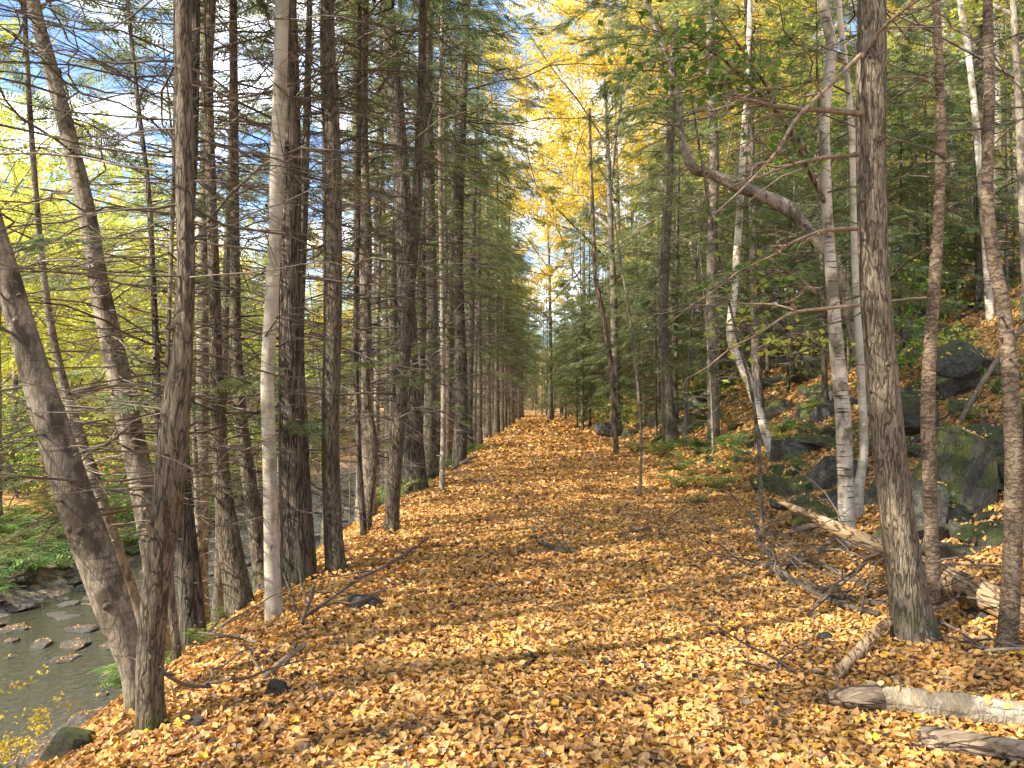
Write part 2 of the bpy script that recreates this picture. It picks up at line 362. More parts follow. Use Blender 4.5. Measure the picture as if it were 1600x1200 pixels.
# ------------------------------------------------------------------ fallen leaves
LT = np.array([(0, 0), (.28, 0), (.64, 0), (1, 0), (.22, .27), (.58, .33), (.22, -.27), (.58, -.33)])
LF4 = np.array([(1, 2, 5, 4), (2, 1, 6, 7)]); LF3 = np.array([(0, 1, 4), (2, 3, 5), (0, 6, 1), (2, 7, 3)])
def leaves(mb, x, y, z, size, tone, g, tilt=.35, mat=0, nrm=None):
    n = len(x); az = g.uniform(0, 2 * math.pi, n)
    fold = g.uniform(-.4, 1.0, n); curl = g.uniform(-1.5, 1.5, n); wid = g.uniform(.75, 1.15, n)
    t = LT[None, :, 0] - .5; s = LT[None, :, 1] * wid[:, None]
    zz = fold[:, None] * np.abs(s) + curl[:, None] * t ** 2 + g.normal(0, .03, (n, 8))
    P = np.stack([t + 0 * s, s, zz], -1) * size[:, None, None]
    tx, ty = g.normal(0, tilt, n), g.normal(0, tilt, n)
    c, s_ = np.cos(tx)[:, None], np.sin(tx)[:, None]
    P = np.stack([P[..., 0], P[..., 1] * c - P[..., 2] * s_, P[..., 1] * s_ + P[..., 2] * c], -1)
    c, s_ = np.cos(ty)[:, None], np.sin(ty)[:, None]
    P = np.stack([P[..., 0] * c + P[..., 2] * s_, P[..., 1], -P[..., 0] * s_ + P[..., 2] * c], -1)
    c, s_ = np.cos(az)[:, None], np.sin(az)[:, None]
    P = np.stack([P[..., 0] * c - P[..., 1] * s_, P[..., 0] * s_ + P[..., 1] * c, P[..., 2]], -1)
    if nrm is not None:   # shear to the slope
        P[..., 2] += P[..., 0] * nrm[0][:, None] + P[..., 1] * nrm[1][:, None]
    P += np.stack([x, y, z], -1)[:, None]
    o = np.arange(n)[:, None, None] * 8
    V = P.reshape(-1, 3)
    mb.add(V, np.zeros((0, 4), int)); base = mb.n - len(V)
    for F in (LF4, LF3):
        f = (o + F[None]).reshape(-1, F.shape[1]) + base
        mb.F.append((f, np.full(len(f), mat), np.repeat(tone, len(F))))
g = np.random.default_rng(5)
mb = MB()
def litter_zone(y0, y1, dens, size, xl, xr):
    n = int(dens * (y1 - y0) * (xr - xl))
    y = g.uniform(y0, y1, n); x = g.uniform(xl, xr, n)
    k = (np.abs(x) < .74 * y + 1.2)
    x, y = x[k], y[k]
    u = x - xc(y)
    keep = g.random(len(x)) < np.clip(1.15 - .40 * np.clip((u - 3.2) / 2.5, 0, 1) - .55 * np.clip((-u - 3.2) / 1, 0, 1), 0, 1)
    x, y = x[keep], y[keep]
    z = H(x, y); k = z > WATER + .02; x, y, z = x[k], y[k], z[k]
    e = .05; nx_, ny_ = (H(x + e, y) - z) / e, (H(x, y + e) - z) / e
    patch = lumps(x, y, 5, 21) + .6 * lumps(x, y, 14, 22)
    tone = np.clip(.58 + .20 * g.normal(size=len(x)) + .18 * patch, .02, .86)
    fresh = g.random(len(x)) < .02; tone[fresh] = g.uniform(.9, 1, fresh.sum())
    dark = g.random(len(x)) < .06; tone[dark] = g.uniform(0, .22, dark.sum())
    leaves(mb, x, y, z + g.uniform(.004, .038, len(x)) * (size / .062), size * g.uniform(.5, 1.35, len(x)), tone, g, .36, nrm=(nx_, ny_))
litter_zone(2.2, 6.5, 2500, .048, -5, 6)
litter_zone(6.5, 12, 1200, .056, -6, 9)
litter_zone(12, 20, 420, .078, -6, 14)
litter_zone(20, 36, 110, .12, -6, 24)
litter_zone(36, 90, 26, .22, -6, 30)
LITTER = mb

# ------------------------------------------------------------------ tree kit
def rot2(v, a): return np.array([v[0] * math.cos(a) - v[1] * math.sin(a), v[0] * math.sin(a) + v[1] * math.cos(a), v[2]])
def bare_branch(mb, g, L, r0, origin=(0, 0, 0), az=0., elev=.25, droop=.35, sides=5, twigs=1.0, mat=0, live=None):
    """a limb with its side twigs; live collects (pos, az, size) for sprays"""
    n = 9; t = np.linspace(0, 1, n)
    wy = np.cumsum(g.normal(0, .05, n) + g.choice([0, 0, 0, .12, -.12], n)) * L * .5
    P = np.stack([t * L, wy, L * (math.tan(elev) * t - droop * t ** 2 + np.cumsum(g.normal(0, .014, n)) + .02 * np.sin(t * 9 + g.uniform(0, 6)))], -1)
    c, s = math.cos(az), math.sin(az)
    Rm = np.array([[c, s, 0], [-s, c, 0], [0, 0, 1]])
    W = P @ Rm + origin
    mb.tube(W, r0 * (1 - t) ** .8 + .0018, sides, mat, cap=False)
    k = int(L * 4.5 * twigs)
    for q in range(k):
        tq = g.uniform(.15, .97); j = tq * (n - 1); j0 = int(j); p = P[j0] * (1 - j + j0) + P[min(j0 + 1, n - 1)] * (j - j0)
        sd_ = 1 if q % 2 else -1; a = sd_ * g.uniform(.5, 1.15)
        l = L * g.uniform(.12, .34) * (1.15 - tq * .75)
        m = 5; tt = np.linspace(0, 1, m)
        Q = np.stack([np.cos(a) * tt * l + tt ** 2 * l * .15, np.sin(a) * tt * l, tt * l * g.uniform(-.2, .3) - tt ** 2 * l * .2 + np.r_[0, g.normal(0, .02, m - 1)] * l], -1) + p
        mb.tube(Q @ Rm + origin, r0 * .38 * (1 - tq * .5) * (1 - tt) + .0014, 3, mat, cap=False)
        for w_ in range(int(g.integers(1, 4))):
            ts = g.uniform(.3, .95); ps = p + (Q[-1] - p) * ts; a2 = a + g.choice([-1, 1]) * g.uniform(.4, .9); l2 = l * g.uniform(.2, .5)
            S = np.stack([ps, ps + np.array([math.cos(a2), math.sin(a2), g.uniform(-.3, .2)]) * l2 * .5, ps + np.array([math.cos(a2 * .9), math.sin(a2 * .9), g.uniform(-.4, .15)]) * l2])
            mb.tube(S @ Rm + origin, [.0022, .0017, .001], 3, mat, cap=False)
    return W

SPR = []  # spray template: rhombic blades on a flat fan
def _blade(x, y, a, l, wd):
    c, s = math.cos(a), math.sin(a)
    return [(x, y), (x + c * l * .5 - s * wd, y + s * l * .5 + c * wd), (x + c * l, y + s * l), (x + c * l * .5 + s * wd, y + s * l * .5 - c * wd)]
for q in range(8):
    t = .08 + q * .115; l = .42 * (1 - t) ** .6 + .06
    SPR.append(_blade(t, 0, .85, l, .028)); SPR.append(_blade(t + .05, 0, -.85, l, .028))
SPR.append(_blade(.1, 0, 0, .95, .022))
SPR = np.array(SPR).reshape(-1, 2)
def sprays(mb, pos, az, pitch, roll, size, mat, g):
    n = len(pos); T = SPR; m = len(T)
    x, y = T[None, :, 0] * size[:, None], T[None, :, 1] * size[:, None]
    zc = -.22 * (T[None, :, 0] ** 2) * size[:, None] - .3 * np.abs(y)
    z = zc + g.normal(0, .012, (n, m)) * size[:, None] * 1.5
    c, s = np.cos(roll)[:, None], np.sin(roll)[:, None]; y, z = y * c - z * s, y * s + z * c
    c, s = np.cos(pitch)[:, None], np.sin(pitch)[:, None]; x, z = x * c - z * s, x * s + z * c
    c, s = np.cos(az)[:, None], np.sin(az)[:, None]; x, y = x * c - y * s, x * s + y * c
    V = np.stack([x, y, z], -1) + pos[:, None]
    F = np.arange(n * m).reshape(-1, 4)
    mb.add(V.reshape(-1, 3), F, mat)

def hemlock_crown(seed, Hc, Rc, nb, sp=14, shape=.7, size=.42):
    g = np.random.default_rng(seed); mb = MB()
    pos, az_, pit, siz = [], [], [], []
    for q in range(nb):
        z = Hc * (q + g.random()) / nb
        L = Rc * ((1 - z / Hc) ** shape * g.uniform(.55, 1.1) + .12); az = g.uniform(0, 6.283)
        W = bare_branch(mb, g, L, .006 + .005 * L, (0, 0, z), az, g.uniform(.0, .4), g.uniform(.2, .5), 3, .5)
        k = int(sp * (.4 + L / Rc))
        t = g.beta(2.0, 1.2, k) * .95 + .05
        j = t * 8; j0 = np.minimum(j.astype(int), 7); f = (j - j0)[:, None]
        p = W[j0] * (1 - f) + W[j0 + 1] * f
        side = g.uniform(-1, 1, k); off = side * L * .28 * (1.15 - t)
        p = p + np.stack([-np.sin(az) * off + 0 * t, np.cos(az) * off + 0 * t, -np.abs(off) * .25 + g.normal(0, .06, k)], -1)
        pos.append(p); az_.append(az + side * .9 + g.normal(0, .3, k)); pit.append(g.normal(-.12, .22, k)); siz.append(size * g.uniform(.6, 1.3, k))
    pos = np.concatenate(pos); n = len(pos)
    sprays(mb, pos, np.concatenate(az_), np.concatenate(pit), g.normal(0, .3, n), np.concatenate(siz), 1, g)
    return mb

def straight_trunk(g, Ht, r0, sides=9, lean=.02, wob=.06, flare=.5, n=16):
    t = np.linspace(0, 1, n); a = g.uniform(0, 6.28)
    P = np.stack([Ht * lean * t ** 1.5 * math.cos(a) + np.cumsum(g.normal(0, .012, n)) * Ht * .05, Ht * lean * t ** 1.5 * math.sin(a) + np.cumsum(g.normal(0, .012, n)) * Ht * .05, t * Ht], -1)
    P[:, :2] -= P[0, :2]; P[0, 2] = -.3
    mb = MB(); mb.tube(P, r0 * ((1 - t) ** .75 * .95 + .05), sides, 0, wob=wob, flare=flare, seed=int(g.integers(1e6)))
    return mb, P

# hemlock kinds: (trunk mesh per bark, crown mesh)
HEM = []
for q in range(6):
    g = np.random.default_rng(100 + q); Ht = [17, 19, 15, 18, 13, 16][q]; z0 = [5.5, 7, 4.2, 6, 3.2, 5][q]
    tm, P = straight_trunk(g, Ht, [.13, .155, .10, .125, .08, .115][q])
    cm = hemlock_crown(200 + q, Ht - z0, [2.7, 2.9, 2.4, 2.6, 2.2, 2.6][q], [44, 48, 42, 44, 42, 44][q], 13)
    for k in range([90, 95, 75, 95, 70, 90][q]):    # dead lower limbs
        z = g.uniform(1.0, z0 + 1.5); L = g.uniform(.7, 2.3) * min(1, .55 + z / 6)
        bare_branch(cm, g, L, .0035 + .0035 * L, (0, 0, z - z0), g.uniform(0, 6.28), g.uniform(-.05, .35), g.uniform(.1, .4), 3, .9)
    HEM.append(dict(H=Ht, z0=z0, trunk=tm.mesh('hemlock_trunk', [M['hemlock']]), trunk_d=tm.mesh('hemlock_trunk', [M['dark']]), trunk_g=tm.mesh('hemlock_trunk', [M['grey']]),
                    crown=cm.mesh('hemlock_crown', [M['twig'], M['needles']], smooth=False)))
HEMS = []     # sparse kinds: mostly dead limbs under a thin top
for q in range(4):
    g = np.random.default_rng(150 + q); Ht = [16, 18, 14, 17][q]; z0 = [6.5, 8, 5.5, 7][q]; src = HEM[q]
    cm = hemlock_crown(250 + q, Ht - z0, [2.3, 2.5, 2.1, 2.3][q], 30, 11, .7, .36)
    for k in range(120):
        z = g.uniform(.8, z0 + 4); L = g.uniform(.6, 2.2) * min(1, .6 + z / 6)
        bare_branch(cm, g, L, .003 + .0032 * L, (0, 0, z - z0), g.uniform(0, 6.28), g.uniform(-.1, .4), g.uniform(.1, .45), 3, 1.1)
    HEMS.append(dict(H=Ht, z0=z0, trunk=src['trunk'], trunk_d=src['trunk_d'], trunk_g=src['trunk_g'], crown=cm.mesh('hemlock_crown', [M['twig'], M['needles']], smooth=False)))
# crowns for the hand-placed trees: foliage only, no dead limbs
CROWN = [hemlock_crown(300 + q, [12, 11, 10, 13][q], [3.0, 2.7, 2.6, 3.1][q], 52, 13).mesh('hemlock_crown', [M['twig'], M['needles']], smooth=False) for q in range(4)]
LOWH = []
for q in range(3):
    g = np.random.default_rng(450 + q); Ht = [13, 11, 15][q]; z0 = [2.4, 1.9, 3.0][q]
    tm, P = straight_trunk(g, Ht, [.085, .07, .11][q])
    cm = hemlock_crown(460 + q, Ht - z0, [2.7, 2.4, 3.0][q], [66, 56, 74][q], 14, .55)
    for k in range(26):
        z = g.uniform(.5, z0 + 2); L = g.uniform(.7, 2.0)
        bare_branch(cm, g, L, .004 + .0035 * L, (0, 0, z - z0), g.uniform(0, 6.28), g.uniform(-.05, .35), g.uniform(.1, .4), 3, .9)
    LOWH.append(dict(H=Ht, z0=z0, trunk=tm.mesh('hemlock_trunk', [M['hemlock']]), trunk_d=tm.mesh('hemlock_trunk', [M['dark']]), trunk_g=tm.mesh('hemlock_trunk', [M['grey']]),
                     crown=cm.mesh('hemlock_crown', [M['twig'], M['needles']], smooth=False)))
# low young hemlocks, foliage nearly to the ground
YOUNG = []
for q in range(4):
    g = np.random.default_rng(400 + q); Ht = [7, 5, 9, 3.5][q]
    tm, P = straight_trunk(g, Ht, [.06, .045, .08, .03][q], 7)
    cm = hemlock_crown(420 + q, Ht - .9, [2.0, 1.7, 2.3, 1.3][q], [50, 40, 60, 30][q], 12, .6, .36)
    YOUNG.append(dict(H=Ht, z0=.8, trunk=tm.mesh('young_trunk', [M['hemlock']]), crown=cm.mesh('young_crown', [M['twig'], M['needles']], smooth=False)))

def broadleaf(seed, Ht, z0, r0, nleaf, lsize, spread=1.0, sides=7, fork=4, lean=.03):
    """trunk mesh builder, crown mesh builder (limbs + leaves)"""
    g = np.random.default_rng(seed)
    tm, P = straight_trunk(g, Ht * .8, r0, 9, lean, .07, .45, 18)
    cm = MB(); tips = []
    def grow(p, d, L, r, depth):
        n = 6; pts = [p]; dd = d / np.linalg.norm(d)
        for s in range(n - 1):
            dd = dd + g.normal(0, .09, 3) + np.array([0, 0, .035]); dd /= np.linalg.norm(dd); pts.append(pts[-1] + dd * L / (n - 1))
        pts = np.array(pts); cm.tube(pts, np.linspace(r, r * .45, n), 5 if depth < 2 else 3, 0, cap=False)
        if depth >= 2: tips.append((pts, L))
        if depth >= 3: return
        for k in range(int(g.integers(3, 5)) + (depth > 0)):
            j = g.uniform(.3, 1) * (n - 1); j0 = min(int(j), n - 2); q = pts[j0] * (1 - j + j0) + pts[j0 + 1] * (j - j0)
            a = g.normal(0, 1, 3); a -= dd * a.dot(dd); a /= np.linalg.norm(a)
            nd = dd * g.uniform(.5, 1.0) + a * g.uniform(.5, .9) * spread; nd[2] = nd[2] * .7 + .12
            grow(q, nd, L * g.uniform(.45, .68), r * .45, depth + 1)
    for k in range(fork + 5):
        z = z0 + (Ht * .8 - z0) * (k / (fork + 4)) ** 1.1; t = z / (Ht * .8) * 17; j0 = min(int(t), 16); p = P[j0] * (1 - t + j0) + P[j0 + 1] * (t - j0)
        az = k * 2.4 + g.uniform(-.5, .5); up = .55 + .9 * k / (fork + 5)
        grow(p, np.array([math.cos(az) * spread, math.sin(az) * spread, up]), (Ht - z) * .42 + Ht * .08, r0 * .38 * (1 - z / Ht) + .012, 0 if k < fork else 1)
    k = len(tips); w_ = np.array([l for _, l in tips]); w_ /= w_.sum(); idx = g.choice(k, nleaf, p=w_)
    A = np.array([tp[0] for tp in tips]); j = g.uniform(0, 5, nleaf); j0 = np.minimum(j.astype(int), 4); f = (j - j0)[:, None]
    pos = A[idx, j0] * (1 - f) + A[idx, j0 + 1] * f + g.normal(0, .14, (nleaf, 3)) * np.array([1, 1, .7])
    leafquads(cm, pos, lsize * g.uniform(.6, 1.3, nleaf), g, 1)
    return tm, cm
def leafquads(mb, pos, size, g, mat):
    n = len(pos); a = g.normal(0, 1, (n, 3)); a[:, 2] *= .6; a /= np.linalg.norm(a, axis=1)[:, None]
    nn = g.normal(0, .55, (n, 3)) + np.array([0, 0, 1]); b_ = np.cross(nn, a); b_ /= np.linalg.norm(b_, axis=1)[:, None] + 1e-9
    s = size[:, None]
    up = np.cross(a, b_) * s * .08
    V = np.stack([pos - a * s * .5, pos + b_ * s * .33 + up, pos + a * s * .5, pos - b_ * s * .33 + up], 1).reshape(-1, 3)
    mb.add(V, np.arange(4 * n).reshape(-1, 4), mat)

BL = {}
def add_bl(key, leaf, barkm, *a, **k):
    tm, cm = broadleaf(*a, **k)
    BL.setdefault(key, []).append(dict(trunk=tm.mesh('trunk', [M[barkm]]), crown=cm.mesh('crown', [M[barkm if barkm != 'birch' else 'grey'], M[leaf]], smooth=False)))
for q in range(3): add_bl('maple', 'yellow', 'grey', 500 + q, 21 + q, 7.5, .19, 26000, .135, .9)
for q in range(3): add_bl('bank', 'lime', 'grey', 520 + q, 13 + 2 * q, 1.6, .15, 12000, .17, 1.15)
for q in range(2): add_bl('bankgreen', 'green', 'dark', 530 + q, 13 + 2 * q, 2.0, .15, 10000, .17, 1.1)
for q in range(2): add_bl('birchy', 'yellow', 'birch', 540 + q, 16 + q, 6.5, .11, 5000, .13, .7)
for q in range(2): add_bl('hillgreen', 'lime', 'grey', 550 + q, 13 + q, 5, .11, 6500, .14, 1.0)

def tree_from(name, kit, loc, rz, s, label, cat, group=None, tk='trunk', scz=1):
    t = empty(name, loc, rz, (s, s, s * scz)); tag(t, label, cat, group)
    put('trunk', kit[tk], t)
    put('crown', kit['crown'], t, (0, 0, kit.get('z0', 0)))
    return t

# ------------------------------------------------------------------ hand-placed trees
g = np.random.default_rng(77)
POOL = []
for q in range(26):
    mb = MB(); L = g.uniform(1.1, 3.1)
    bare_branch(mb, g, L, .0035 + .0030 * L, sides=5, elev=g.uniform(-.05, .35), droop=g.uniform(.05, .4), twigs=1.1)
    POOL.append(mb.mesh('bare_branch', [M['twig']]))
POOLG = []
for q in range(8):
    mb = MB(); L = g.uniform(1.2, 2.4)
    W = bare_branch(mb, g, L, .006 + .0035 * L, sides=4, elev=g.uniform(.0, .3), droop=g.uniform(.2, .45), twigs=1)
    k = 30; j = g.uniform(2.5, 7.99, k); j0 = j.astype(int); f = (j - j0)[:, None]; p = W[j0] * (1 - f) + W[j0 + 1] * f
    side = g.uniform(-1, 1, k); p[:, 1] += side * L * .18 * (1.3 - j / 8)
    sprays(mb, p, side * 1.0, g.normal(-.1, .2, k), g.normal(0, .25, k), g.uniform(.16, .32, k), 1, g)
    POOLG.append(mb.mesh('needled_branch', [M['twig'], M['needles']], smooth=False))

def near_tree(name, pts, Y, barkm, label, cat, nb=20, Ht=15, crown=0, z0=6.0, Ytop=0, group=None, bmin=1.0, bmax=6.0, sides=18, green=0, face=None, seed=None, wob=.07, flare=.14, bs=1.0, ground=True):
    thin = .62 if Y < 5 else .85 if Y < 8 else 1.0
    """trunk through the listed photo points at depth Y, its foot on the ground"""
    g = np.random.default_rng(seed if seed is not None else (abs(int(pts[0][0] * 13 + pts[0][1] * 7)) + 5))
    K = len(pts)
    P = np.array([at(p[0], p[1], Y + Ytop * i / (K - 1)) for i, p in enumerate(pts)])
    rad = np.array([p[2] / 2 / FPX * (Y + Ytop * i / (K - 1)) for i, p in enumerate(pts)])
    gz = h1(P[0, 0], P[0, 1])
    if ground:
        if P[0, 2] > gz:
            d = (P[0] - P[1]); d = d / abs(d[2]) * (P[0, 2] - gz); d[:2] = np.clip(d[:2], -.5, .5)
            foot = P[0] + d; foot[2] = h1(foot[0], foot[1]) - .12
            P = np.vstack([foot, P]); rad = np.r_[rad[0] * 1.08, rad]
        else: P[0, 2] = min(P[0, 2], gz - .1)
    # carry the trunk on above the frame
    d = P[-1] - P[-2]; d /= np.linalg.norm(d); top = P[-1]; r = rad[-1]; base = P[0].copy()
    while top[2] - base[2] < Ht:
        d = d * .8 + np.array([0, 0, .2]) + np.r_[g.normal(0, .015, 2), 0]; d /= np.linalg.norm(d)
        top = top + d * 1.5; r = max(.012, r * .86)
        P = np.vstack([P, top]); rad = np.r_[rad, r]
    n = len(P) * 4
    S = spline(np.c_[P, rad], n); C, rr = S[:, :3] - base, np.maximum(S[:, 3], .006)
    off = np.array([0, 0, .12])
    root = empty(name, base + off); tag(root, label, cat, group)
    mb = MB(); mb.tube(C - off, rr, sides, wob=wob, flare=flare, seed=int(base[0] * 100) % 997)
    for k in range(26 if barkm not in ('beech', 'birch') else 6):      # knots and snapped stubs
        j = int(g.integers(2, max(3, int(n * .6)))); a = g.uniform(0, 6.28); dd = np.array([math.cos(a), math.sin(a), g.uniform(-.1, .3)]); q = C[j] - off
        if g.random() < .5: mb.tube([q + dd * rr[j] * .7, q + dd * rr[j] * 1.06, q + dd * rr[j] * 1.16], [rr[j] * .3, rr[j] * .2, rr[j] * .07], 7)
        else: mb.tube([q + dd * rr[j] * .8, q + dd * (rr[j] + g.uniform(.02, .10))], [.009, .005], 5)
    mb.obj('trunk', [M[barkm]], root)
    zs = C[:, 2]
    nb = int(nb * (2.4 if Y < 12 and base[0] < 0 else 1.8))
    for k in range(nb):
        z = bmin + (bmax - bmin) * (k + g.random()) / nb
        j = min(int(np.searchsorted(zs, z)), n - 1)
        p = C[j] - off; az = g.uniform(0, 6.28) if face is None else g.normal(face, 1.0)
        me = POOL[int(g.integers(len(POOL)))] if g.random() > green else POOLG[int(g.integers(8))]
        o = put('branch', me, root, p, (g.normal(0, .25), g.normal(0, .12), az), (lambda q: (q, q * thin, q * thin))(bs * g.uniform(.45, 1.15) * min(1, .6 + rr[j] * 8)))
    if crown is not None:
        j = min(int(np.searchsorted(zs, z0)), n - 1)
        zc = Ht - z0; o = put('crown', CROWN[crown], root, C[j] - off, (0, 0, g.uniform(0, 6.28)), (1, 1, zc / [12, 11, 10, 13][crown]))
    return root, base, C + base, rr

LB = []
def NT(*a, **k): return near_tree(*a, **k)
NT('hemlock_tree', [(236, 1140, 42), (233, 1060, 40), (240, 950, 40), (252, 850, 42), (266, 740, 48), (275, 640, 44), (286, 540, 32), (291, 430, 28), (289, 300, 28), (287, 150, 26), (287, 0, 24)], 3.85, 'hemlock',
   'nearest brown hemlock on the left, bowing right then rising straight', 'tree', 22, 15, 0, 5.5, bmin=1.2, bmax=5, face=2.3)
NT('leaning_tree', [(212, 1110, 28), (206, 1040, 36), (180, 960, 50), (146, 860, 54), (115, 770, 52), (86, 680, 50), (60, 600, 45), (30, 500, 40), (8, 420, 37), (-18, 330, 34), (-50, 200, 30), (-80, 60, 27)], 4.3, 'grey',
   'thick grey trunk leaning left over the stream, forked off the foot of the brown hemlock', 'tree', 16, 13, 1, 6, bmin=1.0, bmax=4.5, flare=.1)
NT('dark_tree', [(262, 1050, 40), (250, 940, 40), (238, 850, 38), (224, 760, 38), (200, 650, 35), (180, 560, 33), (152, 430, 28), (135, 330, 26), (105, 200, 24), (75, 90, 22), (52, 0, 20)], 7, 'grey',
   'mottled dark trunk slanting up to the top left corner behind the brown hemlock', 'tree', 26, 15, 2, 8, bmin=1.5, bmax=7, green=.1)
NT('stream_tree', [(232, 1000, 24), (205, 930, 22), (178, 850, 21), (148, 750, 18), (118, 660, 15), (95, 580, 13), (75, 480, 11), (60, 350, 9)], 8.2, 'grey',
   'slim mottled trunk on the bank, partly hidden behind the thick leaning grey trunk', 'tree', 12, 11, 2, 6.5, bmin=1.5, bmax=6)
NT('thin_tree', [(252, 960, 12), (250, 800, 11), (246, 620, 10), (240, 450, 9), (232, 300, 8), (218, 180, 7), (205, 60, 6)], 6.6, 'dark',
   'very thin dark trunk between the slanting mottled trunk and the brown hemlock', 'tree', 22, 9, None, bmin=1.0, bmax=6)
NT('bank_hemlock', [(300, 985, 40), (296, 900, 36), (289, 800, 27), (283, 700, 24), (278, 600, 21), (284, 450, 18), (300, 250, 16), (306, 0, 14)], 6.1, 'dark',
   'broad footed dark trunk just right of the nearest brown hemlock', 'tree', 20, 13, 3, 6, bmin=1.2, bmax=6)
NT('bank_sapling', [(276, 1022, 13), (266, 920, 12), (262, 820, 10), (258, 700, 9), (262, 560, 7)], 5.3, 'hemlock',
   'short thin leaning trunk squeezed between the two brown trunks at the near left', 'tree', 8, 7, None, bmin=1.0, bmax=5)
NT('bank_hemlock', [(375, 940, 40), (361, 860, 34), (346, 740, 26), (338, 600, 21), (335, 450, 18), (328, 250, 16), (325, 100, 15), (330, 0, 14)], 7, 'hemlock',
   'brown hemlock second to the left of the pale smooth beech', 'tree', 26, 14, 0, 6.5, bmin=1.0, bmax=7, green=.08)
NT('bank_hemlock', [(412, 905, 32), (400, 820, 26), (385, 720, 20), (372, 600, 18), (368, 450, 15), (366, 250, 14), (365, 100, 13)], 8, 'hemlock',
   'slender brown hemlock immediately left of the pale smooth beech', 'tree', 26, 14, 1, 6.5, bmin=1.0, bmax=7, green=.08)
NT('beech_tree', [(428, 958, 26), (425, 880, 24), (422, 750, 22), (418, 600, 21), (424, 480, 21), (429, 380, 20), (433, 250, 21), (438, 120, 21), (441, 0, 21)], 5.8, 'beech',
   'pale smooth beech trunk standing out sunlit at the left edge of the path', 'tree', 5, 15, 3, 7, face=1.5, bmin=2.8, bmax=5.5, wob=.04, flare=.25)
NT('old_hemlock', [(465, 902, 50), (462, 850, 44), (456, 700, 40), (452, 500, 34), (455, 300, 31), (455, 150, 28), (450, 0, 25)], 7.1, 'dark',
   'thick dark furrowed trunk directly behind the pale smooth beech', 'tree', 24, 17, 3, 6.5, bmin=2, bmax=6.5)
NT('twin_stem', [(486, 885, 18), (480, 800, 17), (474, 680, 15), (468, 520, 14), (476, 300, 12), (482, 80, 10)], 7.5, 'hemlock',
   'slim stem pressed against the right side of the thick dark furrowed trunk', 'tree', 12, 12, None, bmin=1.5, bmax=6)
NT('path_hemlock', [(525, 888, 32), (520, 820, 29), (516, 700, 28), (519, 550, 28), (521, 400, 27), (520, 250, 25), (514, 100, 22), (512, 0, 20)], 7.2, 'hemlock',
   'straight tan brown trunk right of the thick dark furrowed one, knots on its side', 'tree', 18, 15, 0, 6.5, bmin=1.8, bmax=6.5)
NT('path_sapling', [(568, 830, 11), (560, 700, 9), (556, 500, 8), (560, 300, 8), (562, 0, 7)], 9.4, 'dark', 'very thin dark stem at the path edge right of the tan brown trunk', 'tree', 18, 11, None, bmin=1, bmax=8)
NT('path_sapling', [(574, 812, 15), (584, 700, 13), (572, 600, 12), (576, 400, 11), (570, 200, 10), (572, 0, 9)], 9.9, 'hemlock', 'wavy slender stem second right of the tan brown trunk', 'tree', 18, 12, 2, 6.5, bmin=1, bmax=8, green=.1)
NT('path_hemlock', [(612, 828, 23), (617, 740, 22), (629, 600, 20), (640, 450, 18), (652, 300, 16), (658, 150, 14), (661, 0, 12)], 9.5, 'hemlock',
   'brown hemlock leaning gently right, its foot at the path edge beyond the tan brown trunk', 'tree', 26, 15, 1, 7, bmin=1.2, bmax=8, green=.1)
NT('old_hemlock', [(648, 755, 38), (642, 650, 34), (636, 500, 29), (631, 350, 27), (622, 200, 25), (612, 80, 23), (605, 0, 21)], 14.2, 'dark',
   'very dark rough barked trunk seen behind the gently right leaning hemlock', 'tree', 30, 18, 3, 7.5, bmin=1.5, bmax=10, green=.15)
NT('path_sapling', [(690, 772, 9), (693, 650, 8), (691, 450, 8), (688, 250, 7), (690, 80, 6)], 13.2, 'grey', 'thin pole of a tree standing forward on the leaves at the left path edge', 'tree', 16, 10, None, bmin=1, bmax=8)
NT('path_hemlock', [(674, 740, 26), (672, 650, 19), (675, 500, 17), (672, 300, 15), (668, 100, 13)], 17, 'hemlock', 'tan flared foot trunk behind the thin pole at the left path edge', 'tree', 26, 16, 2, 7, bmin=1, bmax=10, green=.15)
NT('path_hemlock', [(718, 720, 22), (722, 600, 18), (716, 400, 15), (722, 200, 13), (728, 50, 11)], 20, 'dark', 'dark trunk beside the fern clump farther along the left path edge', 'tree', 26, 16, 0, 7, bmin=1, bmax=11, green=.2)
# right side
big, bbase, BC, Br = NT('big_hemlock', [(1434, 1012, 70), (1421, 950, 58), (1406, 850, 53), (1395, 750, 50), (1385, 650, 49), (1375, 550, 46), (1367, 450, 44), (1362, 300, 42), (1360, 150, 43), (1362, 0, 41)], 4.9, 'hemlock',
   'thickest trunk on the right, deeply furrowed brown bark with a mossy foot', 'tree', 6, 18, 3, 6.5, bmin=3.4, bmax=6, sides=28, flare=.22, face=0)
NT('ringed_tree', [(1467, 990, 26), (1459, 900, 21), (1452, 750, 20), (1450, 620, 20), (1456, 500, 18), (1466, 350, 16), (1470, 200, 14), (1463, 0, 12)], 5.4, 'flaky',
   'slender ringed trunk standing close behind the thickest trunk on the right', 'tree', 6, 12, None, bmin=2.2, bmax=5, face=2.5)
NT('ringed_tree', [(1570, 1048, 28), (1578, 950, 27), (1584, 800, 26), (1582, 650, 25), (1570, 500, 22), (1551, 400, 20), (1542, 300, 18), (1546, 150, 16), (1543, 0, 14)], 4.5, 'flaky',
   'ringed flaky trunk at the right edge, curving left towards its top', 'tree', 5, 12, None, bmin=2.5, bmax=5, face=0)
NT('birch_tree', [(1328, 888, 25), (1322, 800, 23), (1318, 650, 22), (1308, 550, 21), (1300, 450, 18), (1291, 300, 17), (1288, 180, 17), (1299, 80, 16), (1286, 0, 15)], 7.3, 'birch',
   'mottled pale birch trunk left of the thickest trunk on the right', 'tree', 4, 14, 2, 7.5, bmin=3, bmax=6, wob=.1, flare=.2)
